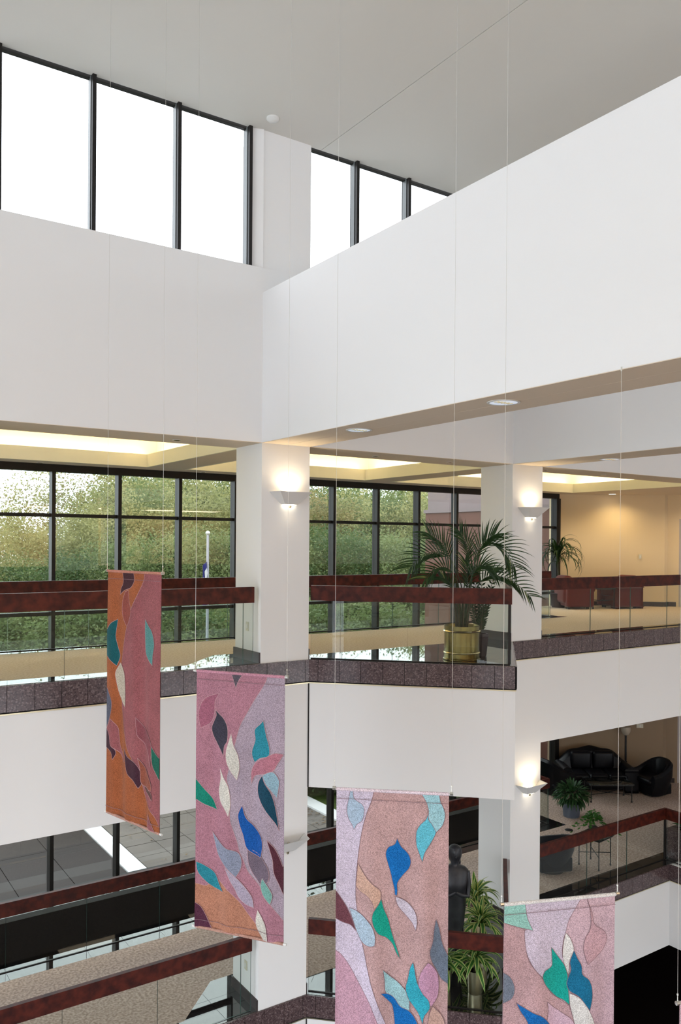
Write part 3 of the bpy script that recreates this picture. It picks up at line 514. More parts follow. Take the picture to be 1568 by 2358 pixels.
# ---- floor finishes
def poly_slab(nm, poly, z0, z1, m): sbuild(MB().prism(poly, z0, z1), nm, m)
for z, cm, nm in ((Z3, CARPET, 'carpet3'), (Z2, CARPET2, 'carpet2')):
    # carpet runs behind the granite border and cuts the corners round the column aprons
    def apron(a, b): return [(a-.85, CARPET_Y), (a-.20, 9.90), (b+.20, 9.90), (b+.85, CARPET_Y)]
    w = MB()
    w.prism([(XL, CARPET_Y), (.475-.85, CARPET_Y), (.475-.20, 9.9), (1.377, 9.9), (1.377, INNER_Y), (XL, INNER_Y)], z-.02, z)
    w.prism([(1.377, 9.9), (2.03, CARPET_Y), (X1-.85, CARPET_Y), (X1-.2, 9.9), (X1-.2, INNER_Y), (1.377, INNER_Y)], z-.02, z)
    w.prism([(X1-.2, 9.9), (X1B+.2, 9.9), (X1B+.2, INNER_Y), (X1-.2, INNER_Y)], z-.02, z)
    w.prism([(X1B+.2, 9.28), (X2-.2, 9.28), (X2-.2, INNER_Y), (X1B+.2, INNER_Y)], z-.02, z)
    w.prism([(X2-.2, 9.9), (X2B+.2, 9.9), (X2B+.2, INNER_Y), (X2-.2, INNER_Y)], z-.02, z)
    w.prism([(X2B+.2, 9.35), (SLOT_X+.3, 9.35), (SLOT_X+.3, INNER_Y), (X2B+.2, INNER_Y)], z-.02, z)
    w.prism([(SLOT_X+.3, 9.35), (XR, 9.35), (XR, YW), (SLOT_X+.3, YW)], z-.02, z)
    sbuild(w, 'floor', cm)
    r_ = struct('floor', (X1B, Y0, z))
    tiles(r_, 'floor_tile', [(1.177, Y0+.01), (X1-.02, Y0+.01), (X1-.02, CARPET_Y), (1.177, CARPET_Y)], z, (.558, .31), GRANF, org=(X1B, Y0), th=.018)
    tiles(r_, 'floor_tile', [(X1-.85, CARPET_Y), (X1-.02, CARPET_Y), (X1-.02, 9.9), (X1-.2, 9.9)], z, .56, GRANF, org=(X1B, Y0), th=.018)
    tiles(r_, 'floor_tile', [(X1-.02, Y0B), (X1B+.2, Y0B), (X1B+.2, 9.9), (X1-.02, 9.9)], z, .56, GRANF, org=(X1B, Y0), th=.018)
    tiles(r_, 'floor_tile', [(X1B+.01, Y0), (X1B+.2, Y0), (X1B+.2, Y0B), (X1B+.01, Y0B)], z, .56, GRANF, org=(X1B, Y0), th=.018)
    tiles(r_, 'floor_tile', [(X1B+.2, Y0), (X2-.2, Y0), (X2-.2, 9.28), (X1B+.2, 9.28)], z, .56, GRANF, ang=R(-45), org=(X1B, Y0), th=.018)
    tiles(r_, 'floor_tile', [(APEX[0], APEX[1]), (X2, Y0), (X1B, Y0)], z, .56, GRANF, ang=R(-45), org=(X1B, Y0), th=.018)
    tiles(r_, 'floor_tile', [(X2-.2, Y0), (X2-.01, Y0), (X2-.01, 9.9), (X2-.2, 9.9)], z, .56, GRANF, org=(X2, Y0), th=.018)
    tiles(r_, 'floor_tile', [(X2B+.01, Y0+.01), (16.8, Y0+.01), (16.8, 9.35), (X2B+.01, 9.35)], z, .42, GRANF, org=(X2B, Y0), th=.018)
    tiles(r_, 'floor_tile', [(X2B+.01, 9.35), (X2B+.2, 9.35), (X2B+.2, 9.9), (X2B+.01, 9.9)], z, .56, GRANF, org=(X2B, Y0), th=.018)
    # inner border beside the light slot and its return
    tiles(r_, 'floor_tile', [(1.2, INNER_Y), (SLOT_X+.3, INNER_Y), (SLOT_X+.3, SLAB_Y), (1.2, SLAB_Y)], z, (.545, .4), GRANF, org=(2.468, INNER_Y), th=.018)
    tiles(r_, 'floor_tile', [(SLOT_X, SLAB_Y), (SLOT_X+.3, SLAB_Y), (SLOT_X+.3, YW), (SLOT_X, YW)], z, (.4, .545), GRANF, org=(SLOT_X, SLAB_Y), th=.018)
    w = MB(); w.box(XL, SLOT_X, SLAB_Y-.02, SLAB_Y+.01, z-.3, z-.021); sbuild(w, 'trim_6', GRAN)
# granite skirting round the column feet
for a, b in ((X1, X1B), (X2, X2B)):
    for z in (Z3, Z2):
        w = MB(); w.box(a-.02, a, Y0+.01, Y0B+.02, z, z+.13); w.box(b, b+.02, Y0+.01, Y0B+.02, z, z+.13); w.box(a, b, Y0B, Y0B+.02, z, z+.13)
        sbuild(w, 'baseboard_column', SKIRT)

# ---- balustrades: each glass pane, its handrail
def pane(root, a, b, z0, z1, t=.012):
    a, b = Vector((*a, 0)), Vector((*b, 0)); d = (b-a).normalized(); n = Vector((d.y, -d.x, 0))*t/2
    a2, b2 = a+d*.002, b-d*.002
    vs = [(p.x, p.y, z) for z in (z0, z1) for p in (a2+n, b2+n, b2-n, a2-n)]
    m = MB(); m.add(vs, [(0, 1, 5, 4), (2, 3, 7, 6)], 0); m.add(vs, [(3, 2, 1, 0), (4, 5, 6, 7), (1, 2, 6, 5), (3, 0, 4, 7)], 1)
    return m.build('glass_pane', [GLASS, GEDGE], root)
def rail(p0, p1, zf, zt, label, cuts, group=None, ends=(0, 0), corner=None, shoe=True):
    P0, P1 = Vector((*p0, 0)), Vector((*p1, 0)); L = (P1-P0).length; d = (P1-P0)/L
    root = thing('guard_rail', label, 'railing', ((p0[0]+p1[0])/2, (p0[1]+p1[1])/2, zf), group)
    A = P0-d*ends[0]; B = P1+d*ends[1]
    MB().bar((A.x, A.y, zt-.0975), (B.x, B.y, zt-.0975), .06, .195).build('handrail', WOOD, root)
    if shoe: MB().bar((P0.x, P0.y, zf+.004), (P1.x, P1.y, zf+.004), .02, .012).build('floor_channel', FRAME, root)
    ed = [0]+[c_ for c_ in cuts if .1 < c_ < L-.1]+[L]
    for a, b in zip(ed, ed[1:]):
        q0, q1 = P0+d*a, P0+d*b; pane(root, (q0.x, q0.y), (q1.x, q1.y), zf+.006, zt-.15)
    if corner: MB().bar((P1.x, P1.y, zf+.01), (P1.x, P1.y, zt-.19), .035, .035, upv=(d.x, d.y, 0)).build('corner_joint', FRAME, root)
    return root
for zf, zt, lv in ((Z3, ZR3, 'upper'), (Z2, ZR2, 'lower')):
    yg = Y0+.06
    lx0 = 1.2
    rail((lx0, yg), (4.80, yg), zf, zt, f'{lv} floor wooden handrail with glass panes left of the front column', [2.494-lx0-1.09, 2.494-lx0, 3.58-lx0, 4.66-lx0+.0], shoe=False)
    o_ = .075
    a_ = (X1B+.06, Y0-.06+o_*1.414); b_ = (APEX[0], APEX[1]+o_*1.414)
    LL = (Vector(b_)-Vector(a_)).length
    rail(a_, b_, zf, zt, f'{lv} floor glass railing along the front of the pointed balcony', [.39, 1.26, 2.12], ends=(0, .03), corner=True)
    c_ = (X2-.03, Y0-.03+o_*1.414)
    rail((b_[0]+.02, b_[1]+.02), c_, zf, zt, f'{lv} floor return railing of the pointed balcony, seen end on beside the second column', [.87, 1.74])
    if lv == 'upper':
        rail((X2B, 9.16), (17.0, 9.16), zf, zt, 'upper floor wooden handrail in front of the red armchair lounge', [11.40-X2B, 12.49-X2B, 13.58-X2B, 14.67-X2B, 15.76-X2B])
    else:
        rail((X2B, 9.12), (13.52, 9.12), zf, zt, 'lower floor railing in front of the black leather lounge', [11.31-X2B, 12.39-X2B], ends=(0, .03), corner=True)
        rail((13.52, 9.08), (13.52, 5.0), zf, zt, 'lower floor railing turning toward the viewer at the right edge', [1.09, 2.18, 3.27])
    rail((lx0, GLASS_IN), (SLOT_X+.03, GLASS_IN), zf, zt, f'{lv} floor long inner railing beside the tall window wall', [2.463-lx0+1.093*k for k in range(-1, 11)])
    rail((SLOT_X+.03, GLASS_IN+.03), (SLOT_X+.03, 13.5), zf, zt, f'{lv} floor short inner railing turning to the window wall', [.95])
# polished planter at the corner of the lower bridge
pl_ = thing('granite_planter', 'low dark granite planter box behind the lower corner railing at right edge', 'planter', (14.2, 8.4, Z2))
w = MB(); x0, x1, y0, y1, zt = 13.66, 15.2, 7.4, 9.2, -5.30
for bx in ((x0, x1, y0, y0+.12), (x0, x1, y1-.12, y1), (x0, x0+.12, y0+.12, y1-.12), (x1-.12, x1, y0+.12, y1-.12)): w.box(*bx, Z2, zt)
w.build('planter_box', GRAN, pl_); MB().box(x0+.12, x1-.12, y0+.12, y1-.12, Z2+.1, zt-.06).build('soil', SOIL, pl_)

# ---- ceiling of the galleries with lit trays
def cove_tray(x0, x1, y0, y1, lights=True):
    w = MB(); lip, ht = .035, 1.456
    z0 = ZB; zled = 1.36; ztop = 1.86; o = .26
    e_ = .004
    w.box(x0-lip, x0+e_, y0, y1+lip, z0-.002, ht); w.box(x1-e_, x1+lip, y0, y1+lip, z0-.002, ht); w.box(x0, x1, y1-e_, y1+lip, z0-.002, ht)
    w.box(x0-o, x0-lip, y0, y1+o, zled-.03, zled); w.box(x1+lip, x1+o, y0, y1+o, zled-.03, zled); w.box(x0-lip, x1+lip, y1+lip, y1+o, zled-.03, zled)
    w.box(x0-o-.03, x0-o, y0-.03, y1+o+.03, zled-.03, ztop); w.box(x1+o, x1+o+.03, y0-.03, y1+o+.03, zled-.03, ztop)
    w.box(x0-o, x1+o, y1+o, y1+o+.03, zled-.03, ztop); w.box(x0-o, x1+o, y0-.03, y0, z0, ztop); w.box(x0-o-.03, x1+o+.03, y0-.03, y1+o+.03, ztop, ztop+.03)
    sbuild(w, 'ceiling_tray', CREAM)
    if lights:
        for cx_, cy_, ln, rz in (((x0+x1)/2, y1+.14, x1-x0, 0), (x0-.14, (y0+y1)/2, y1-y0, 90), (x1+.14, (y0+y1)/2, y1-y0, 90)):
            l = bpy.data.lights.new('cove_lamp', 'AREA'); l.shape = 'RECTANGLE'; l.size = ln; l.size_y = .05; l.energy = COVE*ln; l.color = (1, .78, .50)
            ob = bpy.data.objects.new('cove_lamp', l); COL.objects.link(ob); ob.location = (cx_, cy_, zled+.03); ob.rotation_euler = (R(180), 0, R(rz))
COVE = 7.0
TR = [(-3.8, .2), (.9, 4.95), (5.66, 9.42), (10.12, 15.55)]
for a, b in TR: cove_tray(a, b, Y0B+.03, 13.03)
w = MB(); w.box(XL, XR, 13.03, YW+.02, ZB, ZB+.05)
ed = [XL]+[v for t_ in TR for v in t_]+[XR]
for a, b in zip(ed[0::2], ed[1::2]): w.box(a, b, Y0B, 13.03, ZB, ZB+.05)
sbuild(w, 'ceiling', SOFF)
w = MB(); w.box(XL, XR, Y0B, YW+.3, 1.95, 2.1); w.box(XL, XR, YW+.02, YW+.3, ZB, 1.95); sbuild(w, 'ceiling_roof', FRAMES)

# ---- the tall window wall
root = struct('window_4', (8, YW, -5.75))
mx = [3.558+1.09*k for k in range(-10, 12)]
mx = [x for x in mx if x < 15.6]
MB().box(XL, 15.66, YW-.12, YW+.02, 1.128, ZB).build('header', FRAME, root)
for x in mx:
    f = MB().box(x-.03, x+.03, YW-.16, YW+.02, -5.75, 1.128).build('mullion', FRAME, root)
MB().box(15.56, 15.66, YW-.16, YW+.02, -5.75, 1.128).build('end_frame', FRAME, root)
zr = [(-5.75, -5.70), (-3.2, -3.14), (-1.205, -1.145), (.395, .450)]
for z0, z1 in zr:
    MB().box(XL, 15.56, YW-.11, YW+.01, z0, z1).build('transom', FRAME, root)
xs = [XL]+mx+[15.56]
for a, b in zip(xs, xs[1:]):
    if b < .9: continue
    for z0, z1 in ((-5.70, -3.2), (-3.14, -1.205), (-1.145, .395), (.45, 1.128)):
        MB().box(a+.03, b-.03, YW-.045, YW-.037, z0, z1).build('pane', WGLASS, root)
for z0, z1 in ((-5.70, -3.2), (-3.14, -1.205), (-1.145, .395), (.45, 1.128)):
    MB().box(XL, xs[[i for i in range(len(xs)) if xs[i] < .9][-1]]-.03, YW-.045, YW-.037, z0, z1).build('pane', WGLASS, root)
w = MB(); w.box(XL, SLOT_X, 13.12, YW-.0, -5.83, -5.752); sbuild(w, 'trim_7', GRANF)
w = MB(); w.box(XL, XR, 13.2, YW+.04, Z1, -5.83); sbuild(w, 'wall_window_base', DARKP)
# ---- curved lounge wall at the far right, pilaster, doorway
arc = [(15.66, YW), (16.05, 13.46), (16.55, 13.16), (17.05, 12.80), (17.50, 12.38), (17.80, 12.08)]
for z0, z1, m_, nm in ((Z3, ZB, TAN, 'wall_lounge'), (Z2, ZS3, TAN_DIM, 'wall_lounge')):
    w = MB()
    pts = catmull(arc, 4)
    for a, b in zip(pts, pts[1:]):
        w.prism([a, b, (b[0]+.2, b[1]+.25), (a[0]+.2, a[1]+.25)], z0, z1)
    sbuild(w, nm, m_)
    w = MB()
    w.prism([(17.80, 12.08), (17.95, 12.10), (18.05, 11.98), (18.6, 12.4), (18.0, 12.6)], z0, z1); sbuild(w, 'wall_pilaster', m_)
    w = MB(); w.prism([(18.05, 11.98), (18.12, 11.90), (18.5, 12.2), (18.4, 12.3)], z0, z1)
    w.box(18.05, 20, 8.5, 12.4, z0+2.05, z1) if False else w.prism([(18.12, 11.90), (19.0, 11.2), (19.3, 11.5), (18.5, 12.2)], z0+2.15, z1)
    w.prism([(19.0, 11.2), (19.9, 10.4), (20, 10.8), (19.3, 11.5)], z0, z1); sbuild(w, 'wall_doorway', m_)
    w = MB()
    for a, b in zip(pts, pts[1:]):
        n_ = Vector((-(b[1]-a[1]), b[0]-a[0])).normalized()*-.02
        w.prism([a, b, (b[0]+n_.x, b[1]+n_.y), (a[0]+n_.x, a[1]+n_.y)], z0, z0+.11)
    w.prism([(17.78, 12.06), (17.95, 12.06), (18.07, 11.94), (18.07, 12.0), (17.95, 12.12), (17.8, 12.1)], z0, z0+.11)
    sbuild(w, 'baseboard_lounge', SKIRT)
    dr_ = struct('door_1' if z0 == Z3 else 'door_2', (18.5, 11.7, z0))
    MB().prism([(18.20, 11.95), (19.02, 11.28), (19.06, 11.33), (18.24, 12.0)], z0+.01, z0+2.12).build('door_leaf', DOORM, dr_)
    MB().prism([(18.12, 11.90), (18.18, 11.85), (18.26, 11.95), (18.20, 12.0)], z0, z0+2.15).build('door_jamb', DOORF, dr_)
    hd = MB().bar((18.33, 11.80, z0+.98), (18.46, 11.70, z0+.98), .03, .03); hd.bar((18.35, 11.86, z0+.98), (18.35, 11.79, z0+.98), .03, .03); hd.build('door_handle', IRON, dr_)
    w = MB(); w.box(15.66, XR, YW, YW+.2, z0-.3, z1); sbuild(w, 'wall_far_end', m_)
# switch plates
def plate(p, nrm, lab, w_=.07, h_=.115):
    n = Vector(nrm).normalized(); t_ = Vector((-n.y, n.x, 0)); p = Vector(p)
    o = thing('switch_plate', lab, 'light switch', p)
    MB().bar(p-t_*w_/2+n*.004, p+t_*w_/2+n*.004, .008, h_).build('plate', SWITCH, o)
    MB().bar(p-t_*.012+n*.011, p+t_*.012+n*.011, .008, .05).build('toggle', WHITEM, o)
plate((X1, 9.29, -1.07), (-1, 0, 0), 'small switch plate on the upper part of the front column side')
plate((X1, 9.27, -5.40), (-1, 0, 0), 'small switch plate low on the front column side at the lower floor')
plate((17.38, 12.475, -.28), (-.66, -.75, 0), 'small switch plate on the tan wall behind the red armchairs')
plate((17.40, 12.455, -4.45), (-.66, -.75, 0), 'wide switch plate on the dim tan wall above the black armchair', .16, .10)

# ---- downlights, smoke detector
def downlight(x, y, z, r, lit, lab, grp=None):
    z = z-.0065 if y < Y0B and not lit else z
    o = thing('recessed_downlight', lab, 'ceiling light', (x, y, z), grp)
    MB().lathe([(r*.84, z-.001), (r, z-.001), (r, z-.007), (r*.84, z-.008)], x, y, cap=False).build('trim_ring', WHITEM, o)
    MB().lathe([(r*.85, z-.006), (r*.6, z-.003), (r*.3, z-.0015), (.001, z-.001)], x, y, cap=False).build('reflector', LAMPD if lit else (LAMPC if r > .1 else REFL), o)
    if not lit:
        b = MB()
        for k in range(5): b.box(x-r*.6+k*r*.28, x-r*.6+k*r*.28+.012, y-.03, y+.03, z-.010, z-.004)
        b.build('baffle', BRIGHT, o)
downlight(5.16, 5.09, ZB, .145, False, 'largest recessed downlight in the underside of the long beam')
downlight(5.16, 7.26, ZB, .145, False, 'recessed downlight in the long beam closest to the front column')
downlight(9.81, 7.55, ZB, .145, False, 'recessed downlight under the farther beam right of the second column')
downlight(16.62, 12.72, ZB, .10, True, 'small lit downlight on the lounge ceiling near the tan wall')
for x, y, lb in ((3.9, 9.3, 'under the left wall, left of the front column'), (11.9, 9.3, 'under the wall strip farther right of the second column'), (10.4, 9.3, 'under the wall strip just right of the second column'),
                 (6.9, 9.3, 'under the centre wall near the front column'), (8.3, 9.3, 'under the centre wall near the second column'), (3.3, 13.35, 'above the left tall windows'),
                 (6.1, 13.35, 'above the tall windows just left of the front column'), (8.2, 13.35, 'above the tall windows right of the front column')):
    downlight(x, y, ZB, .05, False, 'tiny dark recessed spot '+lb, 'tiny soffit spots')
for x, y in ((16.62, 12.45), (15.4, 12.3), (17.6, 11)):
    l = bpy.data.lights.new('lounge_downlight', 'SPOT'); l.energy = 60; l.spot_size = R(150); l.spot_blend = 1.0; l.color = (1, .76, .40); l.shadow_soft_size = .06
    o = bpy.data.objects.new('lounge_downlight', l); COL.objects.link(o); o.location = (x, y, ZB-.03)
o = tag(MB().lathe([(.001, ZC), (.075, ZC), (.075, ZC-.02), (.05, ZC-.045), (.001, ZC-.05)], 4.83, 8.64, cap=False).build('smoke_detector', WHITEM, None, off=Vector((4.83, 8.64, ZC))), 'round white smoke detector on the ceiling above the front column', 'smoke detector')

# ---- wall sconces: a tapered open box with the lamp inside, a small glowing lens below
SC_E = 16.0
def sconce(x, y, z, lab, ny=-1, power=1.0, grp=None):
    o = thing('wall_sconce', lab, 'wall lamp', (x, y, z), grp)
    tw, bw, td, bd, h = .275, .11, .20, .075, .155
    def ring(w_, d_, z_): return [(x-w_, y, z_), (x-w_*.84, y+ny*d_, z_), (x+w_*.84, y+ny*d_, z_), (x+w_, y, z_)]
    m = MB(); a, b, a2, b2 = ring(bw, bd, z), ring(tw, td, z+h), ring(bw-.01, bd-.01, z), ring(tw-.012, td-.01, z+h)
    m.add(a+b, [(0, 1, 5, 4), (1, 2, 6, 5), (2, 3, 7, 6)]); m.add(a2+b2, [(0, 4, 5, 1), (1, 5, 6, 2), (2, 6, 7, 3)]); m.add(b+b2, [(0, 1, 5, 4), (1, 2, 6, 5), (2, 3, 7, 6)])
    m.add(a2, [(0, 1, 2, 3)]); m.build('shade', SCONCE, o)
    MB().lathe([(.001, z+.03), (.022, z+.035), (.022, z+.11), (.001, z+.12)], x, y+ny*.06, n=10, cap=False).build('lamp_bulb', LAMPW if power else GLOBE, o)
    MB().box(x-.085, x+.085, y+ny*.005, y+ny*.05, z-.004, z-.012).build('lower_lens', LAMPD if power else GLOBE, o)
    MB().lathe([(.001, z-.048), (.016, z-.04), (.02, z-.012)], x, y+ny*.04, n=10, cap=False).build('finial', PEWTER, o)
    for dz, e, ss, rx in () if not power else ((.13, 1.0, 150, 180), (-.03, .06, 120, 0)):
        l = bpy.data.lights.new('sconce_light', 'SPOT'); l.energy = SC_E*e*power; l.color = (1, .80, .52); l.spot_size = R(ss); l.spot_blend = .8; l.shadow_soft_size = .05
        ob = bpy.data.objects.new('sconce_light', l); COL.objects.link(ob); ob.location = (x, y+ny*.09, z+dz); ob.rotation_euler = (R(rx), 0, 0)
sconce(5.262, Y0, .485, 'lit white wedge wall lamp on the front column at the upper floor')
sconce(9.66, Y0, .425, 'lit white wedge wall lamp on the second column beside the palm')
sconce(9.66, Y0, -3.90, 'lit white wedge wall lamp on the second column at the lower floor')
sconce(5.262, Y0, -3.90, 'unlit looking wedge wall lamp half behind a banner on the front column', power=0)
for k, (a, b) in enumerate(((-3.92, -3.22), (.475, 1.177), (X1, X1B), (X2, X2B))):
    sconce((a+b)/2, YN, .45, 'wall lamp on a column behind the viewer, seen as a reflection in the windows', ny=1, grp='wall lamps behind the viewer')

# ================================================================== OUTSIDE
GZ = -5.80
w = MB(); w.box(-60, 80, YW+.04, 110, GZ-.3, GZ-.06); sbuild(w, 'ground', GRASS)
r_ = struct('floor_terrace', (7.3, 15, GZ))
n_t = tiles(r_, 'paver', [(5.30, YW+.05), (9.44, YW+.05), (9.44, 19.4), (5.30, 19.4)], GZ+.03, .60, PAVER, gap=.012, org=(5.30, YW+.12), th=.05, jitter=.003)
r_ = struct('floor_brown_terrace', (3, 15, GZ))
tiles(r_, 'paver', [(.5, YW+.05), (4.93, YW+.05), (4.93, 18.2), (.5, 18.2)], GZ+.03, (.9, 1.8), BROWNP, gap=.012, org=(4.93, YW+.12), th=.05, jitter=.002)
w = MB(); w.box(4.95, 5.28, YW+.05, 30, GZ-.05, GZ+.04); sbuild(w, 'trim_kerb', KERB)
w = MB(); w.box(9.46, 9.80, YW+.05, 30, GZ-.05, GZ+.06); sbuild(w, 'trim_kerb', KERB)
# fallen leaves against the kerbs
def leaf_scatter(n, fn, nm):
    m = MB()
    for k in range(n):
        x, y = fn(); s_ = random.uniform(.018, .04); a = random.uniform(0, 6.28); t = random.uniform(-.4, .4)
        u = Vector((math.cos(a), math.sin(a), t*.5))*s_; v = Vector((-math.sin(a), math.cos(a), t))*s_*.6; p = Vector((x, y, GZ+.05+random.random()*.01))
        m.add([p-u, p+v, p+u*1.2, p-v], [(0, 1, 2, 3)], random.choice((0, 0, 1)))
    o = m.build(nm, [LEAFD, MULCH], None, off=Vector((6, 15, GZ))); o['kind'] = 'stuff'; o['label'] = 'dry fallen leaves lying on the grey terrace pavers'; o['category'] = 'leaves'
leaf_scatter(260, lambda: (9.42-abs(random.gauss(0, .35)), random.uniform(13.95, 18.5)), 'fallen_leaves')
leaf_scatter(26, lambda: (5.4+abs(random.gauss(0, .5)), random.uniform(13.95, 18)), 'fallen_leaves')

# building wing seen through the right windows
bl = thing('building_wing', 'brown precast building wing outside the right end of the window wall', 'building', (18, 16.5, GZ))
MB().box(16.0, 24, YW+.35, 19.0, GZ, .92).build('lower_wall', BROWNW, bl)
MB().box(15.96, 24, YW+.35, 19.05, .92, 1.02).build('coping', PALEW, bl)
MB().box(16.6, 24, YW+.35, 19.6, 1.02, 2.6).build('upper_wall', PALEW, bl)
MB().box(15.98, 16.0, YW+.35, 18.9, -1.35, -1.05).build('string_course', PALEW, bl)
w_ = MB().box(15.97, 16.0, 15.2, 16.6, -3.2, -1.7).build('window', FRAME, bl); MB().box(15.96, 15.97, 15.28, 16.52, -3.12, -1.78).build('pane', FRAMES, w_)

# trees
import numpy as np
def crown_mesh(name, n, rx, rz, leaf, seed, clump=110, shell=.55, flat=1.0):
    g = np.random.default_rng(seed)
    c = g.normal(size=(n//clump+1, 3)); c /= np.linalg.norm(c, axis=1)[:, None]
    rad = g.uniform(shell, 1, size=(len(c), 1))**.7
    c = c*rad*np.array([rx, rx, rz]); c[:, 2] += rz*.1
    p = np.repeat(c, clump, axis=0)[:n]+g.normal(size=(n, 3))*np.array([rx, rx, rx])*(.11 if clump > 50 else .09)
    u = g.normal(size=(n, 3)); u /= np.linalg.norm(u, axis=1)[:, None]; q = g.normal(size=(n, 3)); v = np.cross(u, q); v /= np.linalg.norm(v, axis=1)[:, None]
    s_ = g.uniform(.6, 1.3, size=(n, 1))*leaf
    vs = np.stack([p-u*s_, p+v*s_*.55, p+u*s_, p-v*s_*.55], axis=1).reshape(-1, 3)
    hi = np.percentile(vs[:, 2], 99.3); wi = np.percentile(np.abs(vs[:, 0]), 98); vs = vs*np.array([rx/wi, rx/wi, rz/hi])
    me = bpy.data.meshes.new(name); me.vertices.add(4*n); me.vertices.foreach_set('co', vs.ravel())
    me.loops.add(4*n); me.loops.foreach_set('vertex_index', np.arange(4*n)); me.polygons.add(n)
    me.polygons.foreach_set('loop_start', np.arange(0, 4*n, 4)); me.polygons.foreach_set('loop_total', np.full(n, 4))
    me.update(); me.validate(); return me
def trunk_mesh(h, r, seed, lean=.04):
    rnd = random.Random(seed); m = MB(); pts = []; x = y = 0
    for k in range(6):
        pts.append((x, y, h*k/5)); x += rnd.gauss(0, lean*h/3); y += rnd.gauss(0, lean*h/3)
    m.tube(pts, [r*(1-.13*k) for k in range(6)], 7)
    for k in range(7):
        z = h*rnd.uniform(.4, .95); a = rnd.uniform(0, 6.28); l = h*rnd.uniform(.15, .3)
        m.tube([(pts[3][0], pts[3][1], z), (math.cos(a)*l*.5, math.sin(a)*l*.5, z+l*.45), (math.cos(a)*l, math.sin(a)*l, z+l*1.1)], [r*.35, r*.22, r*.08], 5)
    return m.build('trunk', BARK, mesh_only=True)
FM = [foliage('foliage_deep', (.04, .08, .025), (.11, .17, .06), .5, .45), foliage('foliage_mid', (.10, .145, .05), (.23, .27, .11), .4, .45),
      foliage('foliage_yellow', (.20, .22, .08), (.40, .38, .17), .4, .45), foliage('foliage_autumn', (.17, .16, .065), (.34, .28, .12), .4, .45)]
CM = [crown_mesh('crown', 26000, 2.3, 2.6, .05, 1), crown_mesh('crown', 26000, 2.0, 3.4, .05, 2), crown_mesh('crown', 5200, 1.9, 2.8, .045, 3, clump=14, shell=.3), crown_mesh('crown', 20000, 1.8, 1.3, .05, 4)]
TM = [trunk_mesh(5, .13, 1), trunk_mesh(7, .15, 2), trunk_mesh(7, .09, 3), trunk_mesh(1, .06, 4)]
CMM = {}
def tree(az, dist, top, k, fm, sc=1.0, lab=None, grp='trees beyond the window wall'):
    """az: bearing from the far-wall normal, dist: plan distance from the atrium corner; top: height of the crown top"""
    if az > 39.3 and dist < 33 and not lab: return None
    x, y = dist*math.sin(R(az)), dist*math.cos(R(az))
    side = 'through the left windows' if az < 27.5 else 'through the windows right of the column'
    ch = (2.6, 3.4, 2.8, 1.3)[k]*sc; cz = top-ch-GZ
    names = ('broadleaf_tree', 'tall_tree', 'thin_tree', 'shrub')
    labs = ('full leafy tree amid the wood', 'tall tree at the far wood edge', 'thin sparse tree with open crown against the pale sky', 'rounded green bush low in the wood', )
    t = thing(names[k], lab or (labs[k]+', seen '+side), 'tree' if k < 3 else 'bush', (x, y, GZ-.1), ('leafy trees ', 'tall trees ', 'sparse trees ', 'bushes ')[k]+side)
    key = (k, fm)
    if key not in CMM:
        me = CM[k].copy(); me.name = 'crown'; me.materials.append(FM[fm]); CMM[key] = me
    inst('crown', CMM[key], t, (0, 0, max(cz, .8*sc)+.1), (0, 0, random.uniform(0, 6.28)), (sc, sc, sc))
    hs = (max(cz, .5)+.6)/(5, 7, 7, 1)[k]
    inst('trunk', TM[k], t, (0, 0, 0), (0, 0, random.uniform(0, 6.28)), (1, 1, hs))
    return t
rr = random.Random(5)
# low bushes close by, then a shrub belt, then the wood, then the tall far edge; lower toward the left where sky shows
for k in range(20):
    az = 9+k*1.75+rr.uniform(-.5, .5); tree(az, rr.uniform(20.5, 23), rr.uniform(-4.0, -3.2), 3, rr.choice((0, 0, 0, 1)), rr.uniform(.9, 1.2))
for k in range(18):
    az = 8+k*1.9+rr.uniform(-.5, .5); tree(az, rr.uniform(26, 29), rr.uniform(-2.6, -1.7), 3, rr.choice((0, 0, 1, 1)), rr.uniform(1.2, 1.5))
for k in range(15):
    az = 8+k*2.3+rr.uniform(-.6, .6); tree(az, rr.uniform(34, 37), rr.uniform(-1.0, -.2)+(0.9 if az > 19 else 0), 0, rr.choice((0, 1, 1, 2)), rr.uniform(1.0, 1.2))
for k in range(13):
    az = 8+k*2.7+rr.uniform(-.6, .6); tree(az, rr.uniform(43, 46), (.9 if az < 18.5 else 2.4)+rr.uniform(-.4, .4), 1, rr.choice((1, 2, 2, 3)), rr.uniform(1.25, 1.45))
for k in range(10):
    az = 19.3+k*2.4+rr.uniform(-.4, .4); tree(az, rr.uniform(55, 59), (4.7 if az < 29 else 3.9)+rr.uniform(-.3, .2), 1, rr.choice((1, 1, 2, 0)), rr.uniform(1.8, 2.0))
for k in range(9):
    az = 20.6+k*2.4+rr.uniform(-.4, .4); tree(az, rr.uniform(61, 64), (5.2 if az < 29 else 4.2)+rr.uniform(-.2, .2), 1, rr.choice((1, 1, 0, 0)), rr.uniform(1.9, 2.1))
for az, d, tp in ((14.6, 54, 5.2), (13.2, 56, 3.6), (16.4, 54, 5.0), (17.9, 57, 3.2), (19.2, 56, 3.6), (11.8, 57, 2.6)):
    tree(az, d, tp, 2, rr.choice((2, 3, 1)), 1.9)
# planting beyond the right-hand kerb
for x, y, s_ in ((10.6, 16.6, .42), (11.7, 15.6, .42), (12.4, 17.4, .5), (10.6, 18.9, .5), (13.4, 17.6, .5)):
    d_ = math.hypot(x, y); t = tree(math.degrees(math.atan2(x, y)), d_, GZ+1.5*s_+.9, 3, rr.choice((0, 1, 2)), s_, 'green bush growing just beyond the white kerb of the terrace')
    t['group'] = 'bushes behind the white kerb'
